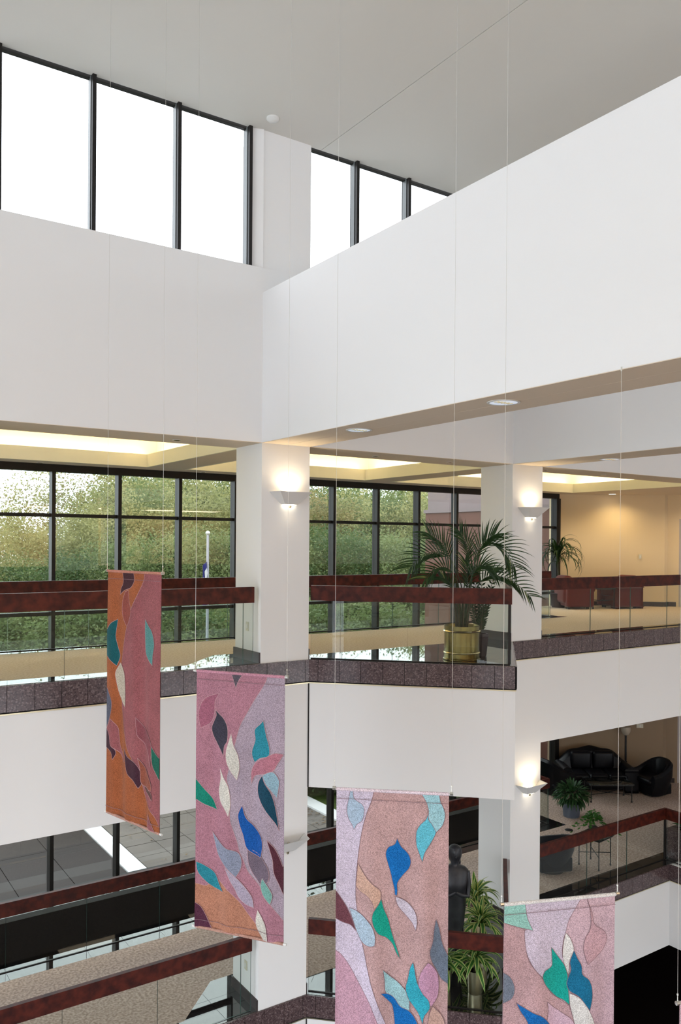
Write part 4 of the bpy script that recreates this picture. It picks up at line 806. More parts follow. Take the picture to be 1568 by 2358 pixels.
# flagpole
fp = thing('flagpole', 'grey flagpole with white ball and limp blue flag outside the left windows', 'flagpole', (10.24, 22.05, GZ))
MB().tube([(10.24, 22.05, GZ), (10.24, 22.05, .22)], [.05, .035], 10).build('pole', POLE, fp)
MB().lathe([(.001, .20), (.05, .225), (.07, .27), (.05, .32), (.001, .34)], 10.24, 22.05, n=14, cap=False).build('ball', WHITEM, fp)
m = MB(); vs = []
for i in range(13):
    for j in range(7):
        z = -.55-i*.105; fold = math.sin(j*1.9+i*.25)*.045*(.4+i/12)
        vs.append((10.24-.01-j*.028*(1-.15*i/12)-.0*i, 22.02+fold, z-.02*j))
m.add(vs, [(i*7+j, i*7+j+1, (i+1)*7+j+1, (i+1)*7+j) for i in range(12) for j in range(6)], 0, True)
fl = m.build('flag', FLAGB, fp); MB().add([(10.17, 21.95, -.75), (10.10, 21.95, -.85), (10.12, 21.95, -1.15), (10.17, 21.95, -1.05), (10.20, 21.95, -.9)], [(0, 1, 2, 3, 4)]).build('white_emblem', FLAGW, fl)

# ================================================================== BANNERS
def banner(key, d, label, hookz, grp='woven leaf banners', data_patches=True):
    ax, ay = d['a']; bx, by = d['b']; zt, zb = d['zt'], d['zb']
    A = Vector((ax, ay, 0)); B = Vector((bx, by, 0)); W = (B-A).length; e = (B-A)/W; n = Vector((e.y, -e.x, 0))     # n points to the viewer
    root = thing('hanging_banner', label, 'banner', ((ax+bx)/2, (ay+by)/2, zt), grp)
    H = zt-zb
    def wave(s, z): return .012*math.sin(s*17+key)*min(1, -z*1.5)+.005*math.sin(s*33+z*1.3)*min(1, -z)
    def P(s, z, off=0): return A+e*s+n*(wave(s, z)+off)+Vector((0, 0, zt+z))
    NS, NZ = 40, 60
    m = MB(); m.add([P(W*i/NS, -H*j/NZ) for j in range(NZ+1) for i in range(NS+1)],
                    [(j*(NS+1)+i, (j+1)*(NS+1)+i, (j+1)*(NS+1)+i+1, j*(NS+1)+i+1) for j in range(NZ) for i in range(NS)], 0, True)
    m.add([P(W*i/NS, -H*j/NZ, -.003) for j in range(NZ+1) for i in range(NS+1)],
          [(j*(NS+1)+i, j*(NS+1)+i+1, (j+1)*(NS+1)+i+1, (j+1)*(NS+1)+i) for j in range(NZ) for i in range(NS)], 0, True)
    m.build('woven_cloth', cloth('banner_weave', tuple(x*DIM[key] for x in d['base'])), root)
    edges_pts = None
    for q, (nm, c, paths) in enumerate(d['P']):
        out = []
        for path in paths:
            cm = catmull([tuple(p) for p in path], 5) if len(path) > 2 else [tuple(p) for p in path]
            out += cm if not out or (abs(out[-1][0]-cm[0][0])+abs(out[-1][1]-cm[0][1]) > 1e-4) else cm[1:]
        if abs(out[0][0]-out[-1][0])+abs(out[0][1]-out[-1][1]) < 1e-4: out = out[:-1]
        for a, b in (((0, 0), (W, 0)), ((W, 0), (W, -H)), ((W, -H), (0, -H)), ((0, -H), (0, 0))):
            out = clip_poly(out, b, a)
            if len(out) < 3: break
        if len(out) < 3: continue
        pts = []
        for i_ in range(len(out)):
            p_, q_ = Vector(out[i_]), Vector(out[(i_+1) % len(out)]); k_ = max(1, int((q_-p_).length/.02))
            pts += [p_.lerp(q_, t_/k_) for t_ in range(k_)]
        # drop near-duplicate vertices
        pp = [pts[0]]
        for p in pts[1:]:
            if (p-pp[-1]).length > .0012: pp.append(p)
        if (pp[0]-pp[-1]).length < .0012: pp.pop()
        nb = len(pp)
        x0, x1 = min(p.x for p in pp), max(p.x for p in pp); y0_, y1_ = min(p.y for p in pp), max(p.y for p in pp)
        st = .017; grid = []
        def inside(x, y):
            c_ = False; j = nb-1
            for i in range(nb):
                if (pp[i].y > y) != (pp[j].y > y) and x < (pp[j].x-pp[i].x)*(y-pp[i].y)/(pp[j].y-pp[i].y)+pp[i].x: c_ = not c_
                j = i
            return c_
        yy = y0_+st/2
        while yy < y1_:
            xx = x0+st/2
            while xx < x1:
                if inside(xx, yy) and min((Vector((xx, yy))-p).length for p in pp) > .007: grid.append(Vector((xx, yy)))
                xx += st
            yy += st
        vo, _, fo, *_r = delaunay_2d_cdt(pp+grid, [], [list(range(nb))], 1, 1e-5)
        off = .0018+.0003*q
        mm = MB(); mm.add([P(v.x, v.y, off) for v in vo], [tuple(f) for f in fo], 0, True)
        # a paler seam along the edge of the applied piece
        if nb > 3:
            sv, sf = [], []
            cx_ = sum(p.x for p in pp)/nb; 
            for i, p in enumerate(pp):
                a_, b_ = pp[i-1], pp[(i+1) % nb]; t_ = (b_-a_)
                if t_.length < 1e-6: t_ = Vector((1, 0))
                t_.normalize(); nn = Vector((t_.y, -t_.x))*.0017
                sv += [P(min(max(p.x+nn.x, 0), W), p.y+nn.y, off+.0002), P(min(max(p.x-nn.x, 0), W), p.y-nn.y, off+.0002)]
            for i in range(nb):
                j = (i+1) % nb
                if (pp[i].x < .002 and pp[j].x < .002) or (pp[i].x > W-.002 and pp[j].x > W-.002): continue
                sf.append((2*i, 2*i+1, 2*j+1, 2*j))
            mm.add(sv, sf, 1, True)
        o = mm.build('applied_'+('leaf' if 'leaf' in nm else 'piece'), [cloth(nm.replace(' ', '_'), tuple(x*DIM[key] for x in c)), SEAM if key in (1, 2) else SEAMD], root)
        o['label'] = nm+' shape on the banner'
    # rods in hems, hooks and wires
    for nm_, z in (('top_rod', .006), ('bottom_rod', -H-.004)):
        a, b = P(-.03, 0)+Vector((0, 0, z)), P(W+.03, 0)+Vector((0, 0, z))
        a.z = b.z = zt+z
        MB().tube([a, b], .010, 10).build(nm_, WHITEM, root)
        a, b = P(-.001, 0)+Vector((0, 0, z)), P(W+.001, 0)+Vector((0, 0, z)); a.z = b.z = zt+z
        MB().tube([a, b], .0125, 12).build('hem_sleeve', HEM[key] if z > -.5 else cloth('hem', (.50, .28, .22) if key < 3 else d['base']), root)
    for z, nm_ in ((-.062, 'hem_stitch'), (-H+.062, 'hem_stitch')):
        m = MB(); vs = [P(W*i/NS, z+dz, .0105) for i in range(NS+1) for dz in (-.0017, .0017)]
        m.add(vs, [(2*i, 2*i+2, 2*i+3, 2*i+1) for i in range(NS)]); m.build(nm_, SEAMD, root)
    for sgn, s_, hz in ((-1, -.018, hookz[0]), (1, W+.018, hookz[1])):
        p = P(s_, 0); p = Vector((p.x, p.y, zt+.01)); t_ = Vector((p.x, p.y, hz))
        wob = MB(); wob.tube([p+Vector((0, 0, .03)), t_], .0014, 5); wob.build('hanging_wire', WIRE, root)
        k = MB(); k.tube([p+Vector((0, 0, -.012)), p+Vector((0, 0, .045))], .0035, 6); k.tube([p+Vector((.0, 0, .05)), p+Vector((0, 0, .062))], .006, 6)
        k.tube([p-e*.012, p+e*.012], .014, 8); k.build('wire_hook', METAL, root)
        MB().tube([t_-Vector((0, 0, .03)), t_], .006, 6).build('ceiling_hook', METAL, root)
    return root
DIM = {1: .66, 2: .78, 3: .92, 4: .92, 5: .92}
HEM = {1: cloth('hem', (.50, .20, .14)), 2: cloth('hem', (.56, .26, .34)), 3: cloth('hem', (.78, .66, .74)), 4: cloth('hem', (.86, .82, .84)), 5: cloth('hem', (.8, .66, .72))}
SEAM = mat('pale_seam', (.42, .25, .26), .9)
SEAMD = mat('dark_seam', (.20, .12, .14), .9)
banner(1, BANNERS['b1'], 'orange and rose banner farthest left with deep teal and cream leaves', (ZC, ZC))
banner(2, BANNERS['b2'], 'pink and lavender banner with bright blue leaf and orange lower corner', (ZC, ZC))
banner(3, BANNERS['b3'], 'dusty pink banner third from left with blue and green leaves, in front of statue', (ZC, ZC))
banner(4, BANNERS['b4'], 'pale pink banner fourth from left with green and deep blue leaves side by side', (ZC, ZB))
banner(5, dict(a=(4.845, 3.150), b=(5.60, 2.95), zt=-3.0, zb=-5.1, base=(.66, .48, .56), P=[]), 'pale banner barely showing at the bottom right corner with its white rod end', (ZB, ZC))

# ================================================================== PLANTS
def strap_mesh(L, wd_, arch, droop, seed, variegated=False, n=9):
    """one arching strap leaf that starts at the origin and leans along +X"""
    rnd = random.Random(seed); m = MB(); pts = []; x = z = 0; a = arch
    for i in range(n+1):
        pts.append((x, z, a)); x += math.cos(a)*L/n; z += math.sin(a)*L/n; a -= droop/n*(1+.8*i/n)
    cols = [-1, -.55, .55, 1] if variegated else [-1, 0, 1]; k = len(cols); vs = []
    for i, (x, z, a) in enumerate(pts):
        t = i/n; w_ = wd_/2*min(1, .45+2.2*t)*(1-t**3.2)+.0006
        for c_ in cols:
            vs.append((x-math.sin(a)*abs(c_)*w_*.35*0+0, c_*w_, z+abs(c_)*w_*.35))
    fs, mi = [], []
    for i in range(n):
        for j in range(k-1):
            fs.append((i*k+j, (i+1)*k+j, (i+1)*k+j+1, i*k+j+1)); mi.append(1 if variegated and j != 1 else 0)
    m.v = vs; m.f = fs; m.m = mi; m.sm = [True]*len(fs)
    return m
def rosette(root, c, n, meshes, z0=0, spread=(0, 0), name='leaf', sc=(.8, 1.15), tilt=0):
    for k in range(n):
        me = random.choice(meshes); a = k*2.39996+random.uniform(-.3, .3); s_ = random.uniform(*sc)
        inst(name, me, root, (c[0]+math.cos(a)*spread[0], c[1]+math.sin(a)*spread[0], c[2]+random.uniform(0, spread[1])), (0, random.uniform(-.25, .25)+tilt, a), (s_, s_, s_))

# -- striped spider-leaved plants in pale brass pots (lower balcony)
VAR = [strap_mesh(L, .064, a_, d_, s_, True).build('leaf', [SPG, SPY], mesh_only=True) for s_, (L, a_, d_) in enumerate(((.34, 1.25, .9), (.42, .95, 1.5), (.45, .65, 1.6), (.44, .35, 1.5), (.28, 1.45, .7), (.42, .1, 1.3)))]
def spider_plant(x, y, zt, label, ph=.30, r=.10, lod=46):
    o = thing('spider_plant', label, 'plant', (0, 0, 0), 'striped plants on the lower balcony')
    MB().lathe([(r*.85, 0), (r*.88, .01), (r, ph), (r*.97, ph), (r*.9, ph-.03)], n=26).build('pot', PEWTER, o)
    MB().lathe([(.001, ph-.03), (r*.9, ph-.03)], cap=False).build('soil', SOIL, o)
    H = zt-Z2-.20
    MB().tube([(0, 0, ph-.05), (.01, 0, (H+ph)/2), (0, .01, H)], [.02, .017, .014], 8).build('stem', STEM, o)
    for k in range(lod):
        t = k/lod; zz = H-.12+.12*t; me = VAR[(3, 5, 2, 2, 1, 1, 0, 4)[min(7, int(t*8))]]
        a = k*2.39996; s_ = random.uniform(.85, 1.12)
        inst('leaf', me, o, (math.cos(a)*.012, math.sin(a)*.012, zz), (random.uniform(-.3, .3), random.uniform(-.2, .2), a), (s_, s_, s_))
    o.location = (x, y, Z2); return o
spider_plant(7.43, 7.765, -5.13, 'striped leafy plant in a pale metal pot nearest the lower balcony glass')
spider_plant(8.06, 8.32, -5.04, 'striped leafy plant in the middle of the three beside the statue')
spider_plant(8.41, 8.79, -4.95, 'striped leafy plant farthest back beside the statue near the column')
spider_plant(7.12, 8.02, -5.20, 'striped leafy plant mostly hidden behind the third banner')

# -- big palm in a brass tub and its companion (upper balcony)
def frond(root, way, nl, ll, start, name='frond', mats=None):
    """arching rachis through the waypoints with leaflets in two ranks"""
    pts = [Vector(p) for p in catmull([tuple(L(*w)) for w in way], 6)]; N = len(pts)-1
    m = MB(); m.tube(pts, [.008*(1-.8*i/N)+.001 for i in range(N+1)], 5, 0)
    for i in range(nl):
        u = start+(1-start)*i/(nl-1); f = u*N; j = min(N-1, int(f)); p = pts[j].lerp(pts[j+1], f-j); d = (pts[j+1]-pts[j]).normalized()
        sd = d.cross(fv+Vector((0, 0, .25)))
        if sd.length < .1: sd = Vector((0, 0, 1))
        sd.normalize()
        if sd.z < 0: sd = -sd
        Ln = ll*(.55+.55*math.sin(min(1, (i+1.5)/nl*1.15)*math.pi*.80))
        for sg in (-1, 1):
            # the two ranks fan up and away from the rachis, and toward or away from the viewer
            dirv = (sd*sg*.62+d*(.55+.55*i/nl)+fv*(.35*sg+random.uniform(-.28, .28))+Vector((0, 0, .22))).normalized(); q = p.copy(); w_ = .0150; k = 6; vs = []
            for a in range(k+1):
                tt = a/k; wv = w_*(1-tt**2.2)*min(1, .35+tt*4)+.0005; acr = dirv.cross(fv)
                acr = acr.normalized() if acr.length > .05 else Vector((0, 0, 1))
                acr = (acr+fv*.5*sg).normalized()
                vs += [q+acr*wv*.62, q-acr*wv*.62]; q = q+dirv*Ln/k; dirv = (dirv+Vector((0, 0, -.05-.20*tt))).normalized()
            m.add(vs, [(2*a, 2*a+1, 2*a+3, 2*a+2) for a in range(k)], 1 if random.random() < .10 and i > nl*.5 else 0)
    return m.build(name, list(mats or (PALM, PALMY)), root, off=(0, 0, 0))
pc = Vector((7.275, 7.895, Z3))
palm = thing('potted_palm', 'tall arching palm in a big brass tub on the upper balcony', 'plant', (0, 0, 0))
MB().lathe([(.235, 0), (.242, .006), (.242, .018), (.228, .026), (.226, .085), (.232, .09), (.232, .104), (.226, .11), (.226, .36), (.236, .366), (.240, .374), (.236, .384), (.226, .39), (.228, .44), (.234, .445), (.222, .445), (.215, .40)], n=48).build('tub', BRASS, palm, off=(0, 0, 0))
MB().lathe([(.236, .366), (.243, .375), (.236, .384)], n=48, cap=False).build('band', BRIGHT, palm, off=(0, 0, 0))
MB().lathe([(.234, .088), (.239, .097), (.234, .106)], n=48, cap=False).build('band', BRIGHT, palm, off=(0, 0, 0))
MB().lathe([(.001, .40), (.22, .40)], cap=False).build('soil', SOIL, palm, off=(0, 0, 0))
rv = Vector((math.cos(YAW), -math.sin(YAW), 0)); fv = Vector((math.sin(YAW), math.cos(YAW), 0))
def L(r_, f_, z_): return rv*r_+fv*f_+Vector((0, 0, z_))
fr = [ # waypoints (right, away, up from the floor), leaflet pairs, leaflet length, where the leaflets begin
 ([(.04, 0, .42), (.10, 0, .95), (.21, .01, 1.38), (.35, .02, 1.52), (.53, .02, 1.44), (.68, .0, 1.22)], 17, .40, .50),
 ([(.02, 0, .42), (.0, 0, .9), (-.12, .02, 1.25), (-.28, .05, 1.38), (-.48, .06, 1.36), (-.66, .08, 1.20)], 16, .36, .50),
 ([(.0, .03, .42), (-.04, .05, .95), (-.13, .10, 1.28), (-.24, .16, 1.50), (-.42, .22, 1.64)], 15, .30, .55),
 ([(.03, .03, .42), (.07, .08, .9), (.11, .14, 1.25), (.09, .18, 1.48), (.0, .22, 1.66)], 14, .28, .55),
 ([(.05, -.03, .42), (.12, -.04, .75), (.22, -.05, 1.0), (.38, -.06, 1.09), (.62, -.07, 1.04), (.86, -.08, .84)], 18, .27, .42),
 ([(.03, -.02, .42), (.10, -.05, .9), (.16, -.08, 1.28), (.24, -.08, 1.50), (.40, -.06, 1.62)], 14, .30, .55),
 ([(-.02, -.03, .42), (-.06, -.06, .85), (-.14, -.12, 1.12), (-.30, -.18, 1.20), (-.50, -.22, 1.06)], 15, .30, .52),
 ([(.0, .05, .42), (.03, .12, .85), (.12, .22, 1.10), (.30, .30, 1.22), (.48, .36, 1.12)], 14, .28, .5),
 ([(.02, -.04, .42), (.05, -.10, .8), (.10, -.16, 1.08), (.20, -.20, 1.22), (.36, -.22, 1.16)], 13, .26, .5),
 ([(-.03, .02, .42), (-.08, .05, .8), (-.16, .10, 1.0), (-.26, .14, 1.06)], 12, .24, .5),
 ([(.02, .02, .42), (.06, .04, .8), (.08, .06, 1.05), (.05, .08, 1.28)], 12, .24, .5)]
for pts_, nl, ll, st_ in fr: frond(palm, pts_, nl, ll, st_)
for k in range(9):
    a = k*.7; m = MB(); m.tube([(.07*math.cos(a), .07*math.sin(a), .4), (.09*math.cos(a), .09*math.sin(a), .62), (.12*math.cos(a), .12*math.sin(a), .85)], [.013, .01, .006], 6); m.build('stem', STEM, palm, off=(0, 0, 0))
palm.location = pc
# companion with fleshy oval leaflets
zz = thing('zamia_plant', 'shorter plant with glossy oval leaflets in a plum pot right of the palm tub', 'plant', (0, 0, 0))
MB().lathe([(.085, 0), (.09, .01), (.115, .26), (.12, .265), (.12, .30), (.108, .30), (.105, .27)], n=6).build('pot', DARKPOT, zz, off=(0, 0, 0))
MB().lathe([(.001, .27), (.105, .27)], cap=False).build('soil', SOIL, zz, off=(0, 0, 0))
for k, (r1, f1, z1) in enumerate(((.02, 0, 1.0), (.12, .02, .88), (-.12, .04, .86), (.04, -.1, .80), (.18, .05, 1.02), (-.05, .1, .95), (.1, -.06, .75), (-.16, -.04, .72), (.05, .14, .82))):
    m = MB(); b, t = L(0, 0, .27), L(r1, f1, z1); c_ = L(r1*.3, f1*.3, z1*.6); pts = [b*(1-u)**2+c_*2*u*(1-u)+t*u*u for u in [i/14 for i in range(15)]]
    m.tube(pts, [.008*(1-.6*i/14) for i in range(15)], 5, 0)
    for i in range(3, 15):
        d = (pts[i]-pts[i-1]).normalized(); sd = d.cross(fv).normalized()
        for sg in (-1, 1):
            ld = (sd*sg+d*.8+fv*random.uniform(-.4, .4)).normalized(); l = .075; u_ = ld.cross(fv).normalized(); p = pts[i]
            m.add([p, p+ld*l*.4+u_*.014, p+ld*l, p+ld*l*.4-u_*.014, p+ld*l*.5+fv*.006], [(0, 1, 4), (1, 2, 4), (2, 3, 4), (3, 0, 4)], 1)
    m.build('stalk', [STEM, DGREEN], zz, off=(0, 0, 0))
zz.location = (7.72, 8.02, Z3)

# -- drooping dracaena in the upper lounge
DR = [strap_mesh(Lh, .042, a_, d_, s_).build('leaf', [PALM], mesh_only=True) for s_, (Lh, a_, d_) in enumerate(((.95, 1.3, 2.7), (1.0, 1.1, 2.6), (.85, .8, 2.4), (.75, 1.5, 1.9)))]
dr = thing('dracaena', 'drooping narrow leaved plant in the upper lounge behind the red armchair', 'plant', (0, 0, 0))
MB().lathe([(.15, 0), (.19, .32), (.2, .34), (.17, .34)], n=20).build('pot', DARKPOT, dr, off=(0, 0, 0))
MB().tube([(0, 0, .2), (.02, 0, .8), (0, .02, 1.35)], [.045, .035, .03], 8).build('stem', STEM, dr, off=(0, 0, 0))
for k in range(84):
    a = k*2.39996; t = k/84; inst('leaf', random.choice(DR), dr, (0, 0, 1.05+.32*t), (random.uniform(-.3, .3), random.uniform(-.25, .25)+.25*(1-t), a), ((.5,)*3 if math.cos(a-R(50)) > .25 else (1, 1, 1)))
dr.location = (15.30, 13.24, Z3)

# -- leafy fern-like plant in a blue-grey pot (lower lounge)
FE = [strap_mesh(Lh, .075, a_, d_, s_).build('leaf', [FERN], mesh_only=True) for s_, (Lh, a_, d_) in enumerate(((.34, 1.3, .6), (.38, .9, .9), (.36, .5, .9), (.32, .1, .8)))]
fe = thing('leafy_pot_plant', 'bushy broad leaved plant in a round blue-grey pot on the lower lounge carpet', 'plant', (0, 0, 0))
MB().lathe([(.16, 0), (.17, .01), (.195, .27), (.2, .28), (.2, .30), (.185, .30), (.18, .27)], n=32).build('pot', BLUEPOT, fe, off=(0, 0, 0))
MB().lathe([(.001, .27), (.18, .27)], cap=False).build('soil', SOIL, fe, off=(0, 0, 0))
for k in range(230):
    t = (k+.5)/230; a = k*2.39996; el = math.asin(max(-.45, 1-1.35*t))
    r_ = .17; p = (math.cos(a)*math.cos(el)*r_*1.2, math.sin(a)*math.cos(el)*r_*1.2, .44+math.sin(el)*r_*.9)
    inst('leaf', FE[random.randrange(2)], fe, p, (random.uniform(-.4, .4), 1.2-el*.95, a), (random.uniform(.55, .8),)*3)
fe.location = (13.97, 11.68, Z2)

# -- greenery in the granite planter
for k, (x, y) in enumerate(((14.0, 8.95), (14.5, 8.8), (14.1, 8.3))):
    o = thing('planter_fern', 'dark green fern growing in the granite planter at the right edge', 'plant', (0, 0, 0), 'ferns in the granite planter')
    for j in range(40):
        a = j*2.39996; inst('leaf', random.choice(FE), o, (0, 0, 0), (random.uniform(-.3, .3), random.uniform(-.2, .3), a), (.9, .9, .9))
    o.location = (x, y, -5.37)

# ================================================================== FURNITURE
def place(o, loc, rz): o.location = loc; o.rotation_euler = (0, 0, rz)
def armchair(m_, label, grp=None, w_=.80, d_=.82, h=.78):
    """front faces +Y; rolled arms, loose cushion"""
    o = thing('armchair', label, 'armchair', (0, 0, 0), grp); x = w_/2; y = d_/2
    MB().rbox(-x+.06, x-.06, -y+.08, y-.06, .06, .30, .04).build('base', m_, o, off=(0, 0, 0))
    MB().rbox(-x+.17, x-.17, -y+.20, y, .28, .45, .06).build('seat_cushion', m_, o, off=(0, 0, 0))
    m = MB(); m.rbox(-x+.08, x-.08, -y, -y+.24, .12, h, .10, seg=4); m.rbox(-x+.16, x-.16, -y+.16, -y+.34, .40, h-.06, .07, seg=4); m.build('backrest', m_, o, off=(0, 0, 0))
    for s in (-1, 1):
        m = MB(); m.rbox(s*(x-.18), s*x, -y+.05, y-.03, .05, .50, .05)
        m.tube([(s*(x-.10), -y+.08, .50), (s*(x-.10), y-.02, .50)], .105, 14); m.build('arm', m_, o, off=(0, 0, 0))
    for sx in (-1, 1):
        for sy in (-1, 1): MB().box(sx*(x-.14)-.025, sx*(x-.14)+.025, sy*(y-.14)-.025, sy*(y-.14)+.025, 0, .07).build('foot', IRON, o, off=(0, 0, 0))
    return o
def tub_chair(m_, label, grp=None, w_=.82, d_=.80, h=.72, taper=.10, harm=.56):
    """a wrap-round shell that falls from back to arms; front faces +Y"""
    o = thing('tub_chair', label, 'armchair', (0, 0, 0), grp); m = MB(); n = 22; vs = []; th = .13
    for i in range(n+1):
        u = i/n; a = math.pi*(1.0+u)                     # from -X side round the back (-Y) to +X side
        ca, sa = math.cos(a), math.sin(a)
        ex = lambda rx, ry: (math.copysign(abs(ca)**.72, ca)*rx, math.copysign(abs(sa)**.72, sa)*ry)
        top = harm+(h-harm)*(math.sin(math.pi*u)**.8)
        for (k, z) in ((0, .06), (.35, harm*.5), (.85, top-.05), (.6, top), (.2, top)): pass
        rx, ry = w_/2, d_*.62
        o0 = ex(rx-taper, ry-taper); o1 = ex(rx, ry); i1 = ex(rx-th, ry-th); i0 = ex(rx-th, ry-th)
        sec = [(o0[0], o0[1], .05), (o1[0]*.98, o1[1]*.98, top*.6), (o1[0], o1[1], top-.06), ((o1[0]*2+i1[0])/3, (o1[1]*2+i1[1])/3, top-.005), ((o1[0]+2*i1[0])/3, (o1[1]+2*i1[1])/3, top-.005), (i1[0], i1[1], top-.06), (i0[0], i0[1], .30)]
        vs += [(p[0], p[1]+.12, p[2]) for p in sec]
    k = 7
    # carry the arms forward
    fwd = d_*.5-.12
    first = [(p[0], fwd, p[2]-(.03 if p[2] > .3 else 0)) for p in vs[:k]]; last = [(p[0], fwd, p[2]-(.03 if p[2] > .3 else 0)) for p in vs[-k:]]
    vs = first+vs+last; rows = n+3
    m.add(vs, [(i*k+j, i*k+j+1, (i+1)*k+j+1, (i+1)*k+j) for i in range(rows-1) for j in range(k-1)]+[(i*k+k-1, i*k, (i+1)*k, (i+1)*k+k-1) for i in range(rows-1)]+[tuple(range(k)), tuple((rows-1)*k+j for j in range(k))[::-1]], 0, True)
    m.build('shell', m_, o, off=(0, 0, 0))
    MB().rbox(-w_/2+th-.01, w_/2-th+.01, -d_*.32, fwd+.05, .28, .43, .06, seg=4).build('seat_cushion', m_, o, off=(0, 0, 0))
    MB().rbox(-w_/2+.12, w_/2-.12, -d_*.34, fwd-.01, .05, .30, .03).build('base', m_, o, off=(0, 0, 0))
    MB().lathe([(w_*.28, 0), (w_*.28, .055)], n=24).build('plinth', IRON, o, off=(0, 0, 0))
    return o
def table(label, w_, d_, h, cat='coffee_table', legw=.022, glass_top=True, cross=.16, grp=None):
    o = thing(cat, label, 'table', (0, 0, 0), grp); x, y = w_/2, d_/2
    fr_ = MB()
    for sy in (-1, 1): fr_.bar((-x+.02, sy*(y-.03), h-.03), (x-.02, sy*(y-.03), h-.03), .02, .02)
    for sx in (-1, 1): fr_.bar((sx*(x-.03), -y+.04, h-.03), (sx*(x-.03), y-.04, h-.03), .02, .02)
    fr_.build('apron_frame', IRON, o, off=(0, 0, 0))
    MB().rbox(-x, x, -y, y, h-.016, h, .006, seg=2).build('table_top', TTOP, o, off=(0, 0, 0))
    for sx in (-1, 1):
        for sy in (-1, 1):
            MB().tube([(sx*(x-.05), sy*(y-.05), .0), (sx*(x-.05), sy*(y-.05), .03), (sx*(x-.05), sy*(y-.05), .035), (sx*(x-.05), sy*(y-.05), h-.02)], [legw*.9, legw*.9, legw*.55, legw*.55], 8).build('leg', IRON, o, off=(0, 0, 0))
    s_ = MB()
    for sx in (-1, 1): s_.tube([(sx*(x-.05), -(y-.05), h*.42), (0, 0, h*.36 if cross > .1 else h*.42), (-sx*(x-.05), (y-.05), h*.42)], .008, 6)
    s_.build('stretcher', IRON, o, off=(0, 0, 0))
    return o
TTOP = glass('table_glass', (.45, .52, .50), 1.5, 1.2)
YC = -YAW                                                    # local +Y away from the viewer
# upper lounge: two red armchairs and a low table
a = armchair(MAROON, 'left dark red armchair in the upper lounge, turned to face right', w_=.78, d_=.74); place(a, (15.42, 12.86, Z3), YC-R(84))
b = armchair(MAROON, 'right dark red armchair in the upper lounge, its arm toward the viewer', w_=.78, d_=.78); place(b, (16.58, 12.48, Z3), YC+R(112))
t = table('low glass topped iron table between the two dark red armchairs', .62, .55, .50, 'side_table'); place(t, (15.98, 12.58, Z3), YC+R(8))
# lower lounge
def sofa():
    o = thing('sofa', 'black leather sofa with a scalloped back against the curved wall of the lower lounge', 'sofa', (0, 0, 0)); W_ = 1.72; n = 30
    m = MB(); vs = []
    for i in range(n+1):
        u = i/n; x = -W_/2+.04+(W_-.08)*u; s = abs(2*u-1)
        top = .60+.32*(1-s**2.6)+.02*math.cos((2*u-1)*math.pi*3); yb = -.40+.12*s**3
        vs += [(x, yb-.02, .08), (x, yb-.06, top*.6), (x, yb-.05, top-.05), (x, yb+.02, top), (x, yb+.10, top-.02), (x, yb+.19, top-.10), (x, yb+.24, .38)]
    k = 7; m.add(vs, [(i*k+j, (i+1)*k+j, (i+1)*k+j+1, i*k+j+1) for i in range(n) for j in range(k-1)]+[(i*k+k-1, (i+1)*k+k-1, (i+1)*k, i*k) for i in range(n)]+[tuple(range(k)), tuple(n*k+j for j in range(k))[::-1]], 0, True)
    m.build('backrest', LEATHER, o, off=(0, 0, 0))
    MB().rbox(-W_/2+.10, W_/2-.10, -.34, .36, .06, .30, .04).build('base', LEATHER, o, off=(0, 0, 0))
    for q in range(3):
        x0 = -W_/2+.17+q*(W_-.34)/3; MB().rbox(x0+.004, x0+(W_-.34)/3-.004, -.22, .42, .28, .45, .07, seg=4).build('seat_cushion', LEATHER, o, off=(0, 0, 0))
    for q in (-.27, .27): MB().rbox(q-.26, q+.26, -.26, -.10, .42, .86, .08, seg=4).build('back_cushion', LEATHER, o, off=(0, 0, 0))
    for s in (-1, 1):
        m = MB(); m.rbox(s*(W_/2-.20), s*W_/2, -.34, .40, .06, .50, .06); m.tube([(s*(W_/2-.10), -.36, .52), (s*(W_/2-.10), .40, .50)], [.10, .12], 14); m.build('arm', LEATHER, o, off=(0, 0, 0))
    return o
place(sofa(), (16.02, 12.72, Z2), R(147))
a = tub_chair(LEATHER, 'black leather armchair left of the sofa behind the blue-grey plant pot', w_=.84, h=.84); place(a, (14.95, 13.0, Z2), R(-100))
a = tub_chair(LEATHER, 'black leather armchair right of the glass table by the door of the lower lounge', w_=.86, d_=.84, h=.82); place(a, (16.85, 11.70, Z2), R(75))
t = table('long glass topped iron table in front of the black sofa', 1.02, .62, .42); place(t, (15.62, 12.02, Z2), R(-34))
a = tub_chair(CHARCOAL, 'round backed charcoal chair behind the lower railing, seen from behind', w_=.84, d_=.80, h=.74, taper=.13); place(a, (11.36, 9.96, Z2), YC+R(10))
t = table('small square iron side table holding the trailing ivy', .50, .50, .56, 'side_table', legw=.018, cross=0); place(t, (12.20, 9.66, Z2), R(8))
iv = thing('ivy_plant', 'trailing green ivy in a small pot on the square iron side table', 'plant', (0, 0, 0))
MB().lathe([(.06, 0), (.085, .12), (.09, .125), (.08, .125)], n=18).build('pot', DARKPOT, iv, off=(0, 0, 0))
IL = MB(); IL.add([(0, 0, 0), (.03, .022, .004), (.062, .012, 0), (.075, 0, -.004), (.062, -.012, 0), (.03, -.022, .004), (.03, 0, -.006)], [(0, 1, 6), (1, 2, 6), (2, 3, 6), (3, 4, 6), (4, 5, 6), (5, 0, 6)], 0, True)
ILM = IL.build('leaf', [foliage('ivy_green', (.02, .09, .015), (.08, .24, .04), 14, .2, .35)], mesh_only=True)
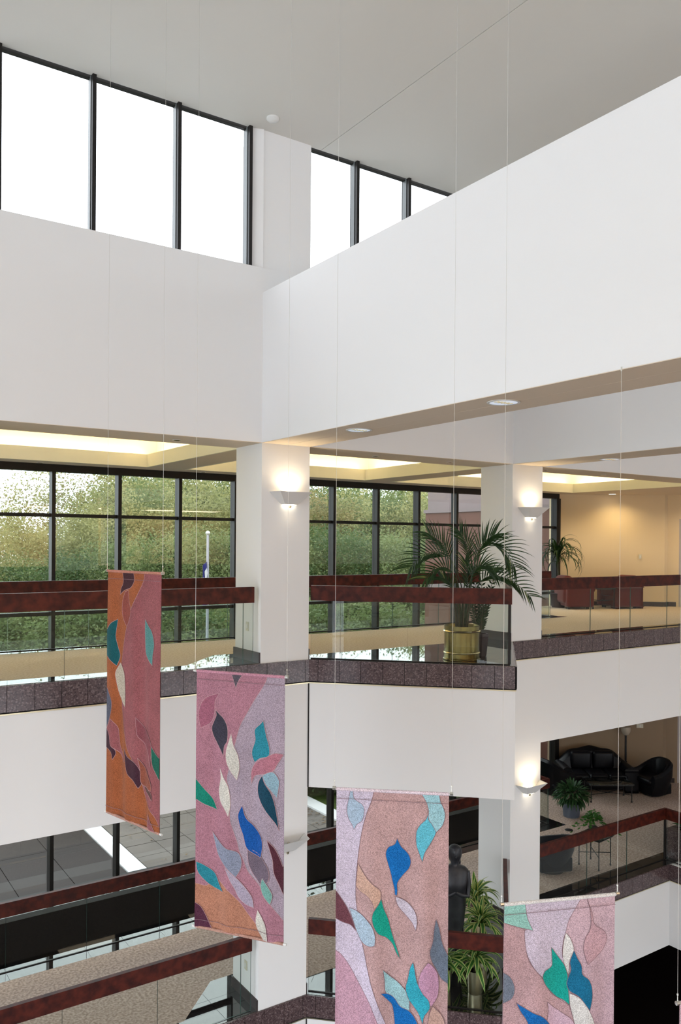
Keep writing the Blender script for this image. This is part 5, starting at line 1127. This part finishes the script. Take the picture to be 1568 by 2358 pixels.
for k in range(210):
    a = random.uniform(0, 6.28); rr_ = abs(random.gauss(0, .14)); zl = .24+.16*math.exp(-(rr_/.12)**2)*random.uniform(.4, 1.2)-max(0, rr_-.10)*.8*random.uniform(.3, 1.6)
    inst('leaf', ILM, iv, (math.cos(a)*rr_, math.sin(a)*rr_, zl), (random.uniform(-.6, .6), random.uniform(-.3, .8), a+random.uniform(-.8, .8)), (random.uniform(.8, 1.3),)*3)
iv.location = (12.20, 9.70, Z2+.56)
lamp = thing('floor_lamp', 'unlit torch floor lamp with frosted bowl beside the black sofa', 'floor lamp', (17.05, 12.60, Z2))
lx, ly = 17.05, 12.60
MB().lathe([(.13, Z2), (.13, Z2+.02), (.03, Z2+.05), (.001, Z2+.05)], lx, ly).build('base', IRON, lamp)
MB().tube([(lx, ly, Z2+.04), (lx, ly, Z2+1.17)], .026, 10).build('pole', IRON, lamp)
MB().lathe([(.03, Z2+1.17), (.07, Z2+1.19), (.105, Z2+1.25), (.115, Z2+1.31), (.105, Z2+1.38), (.095, Z2+1.36), (.10, Z2+1.31), (.03, Z2+1.20)], lx, ly).build('lamp_shade', GLOBE, lamp)
o = thing('floor_outlet', 'small dark round outlet cover set in the lower lounge carpet', 'floor outlet', (13.25, 11.14, Z2))
MB().lathe([(.001, Z2+.012), (.07, Z2+.010), (.085, Z2+.001)], 13.25, 11.14, cap=False).build('cover_plate', IRON, o)

# ================================================================== STATUE
st = thing('statue', 'slender dark bronze standing figure on the lower balcony behind the third banner', 'statue', (7.67, 8.43, Z2))
m = MB(); n = 28; vs = []
# (height, half width, half depth, side shift, depth shift)
prof = [(.0, .13, .12, 0, 0), (.02, .15, .14, 0, 0), (.05, .145, .13, 0, 0), (.06, .115, .10, 0, 0), (.12, .105, .09, 0, 0), (.30, .105, .09, .0, 0), (.50, .12, .10, .005, 0), (.70, .14, .115, .005, .005), (.85, .16, .125, 0, .005),
        (.98, .158, .12, 0, 0), (1.08, .16, .115, 0, 0), (1.18, .178, .118, 0, 0), (1.27, .192, .112, 0, 0), (1.33, .185, .10, 0, 0), (1.365, .15, .085, 0, 0), (1.385, .09, .07, 0, 0), (1.40, .058, .06, 0, .0), (1.43, .056, .062, 0, .0),
        (1.46, .075, .078, 0, .0), (1.50, .092, .098, 0, 0), (1.55, .10, .108, 0, 0), (1.60, .097, .105, 0, 0), (1.64, .078, .085, 0, 0), (1.665, .04, .045, 0, 0), (1.672, .006, .006, 0, 0)]
for z, hw, hd_, sx, sy in prof:
    for j in range(n):
        a = 2*math.pi*j/n; ca, sa = math.cos(a), math.sin(a)
        p = L(sx+ca*hw, sy-(-sa)*hd_, z)
        if 1.05 < z < 1.25:                         # folded forearms across the chest
            p = L(sx+ca*hw, sy+sa*hd_-(.03 if sa < -.3 else 0), z)
        if 1.44 < z < 1.62 and sa < -.2: p = L(sx+ca*hw*.9, sy+sa*hd_*(.84 if abs(ca) > .3 else 1.0), z)
        vs.append(p+Vector((7.67, 8.43, Z2)))
k = len(prof); m.add(vs, [(i*n+j, i*n+(j+1) % n, (i+1)*n+(j+1) % n, (i+1)*n+j) for i in range(k-1) for j in range(n)]+[tuple(range(n))[::-1], tuple((k-1)*n+j for j in range(n))], 0, True)
m.build('draped_figure', LEAD, st)
c0 = Vector((7.67, 8.43, Z2))
m = MB()
for s in (-1, 1):
    m.tube([c0+L(s*.165, 0, 1.30), c0+L(s*.185, -.01, 1.12), c0+L(s*.17, -.05, .98), c0+L(s*.07, -.115, 1.02), c0+L(s*.0, -.12, 1.06)], [.048, .043, .037, .032, .028], 10)
m.build('folded_arms', LEAD, st)
m = MB(); m.tube([c0+L(0, .05, 1.62), c0+L(.0, .09, 1.50), c0+L(.03, .10, 1.38), c0+L(.04, .10, 1.24)], [.07, .085, .07, .03], 12); m.tube([c0+L(-.0, -.105, 1.555), c0+L(0, -.115, 1.535), c0+L(0, -.10, 1.52)], [.008, .014, .012], 8)
m.build('hair', LEAD, st)
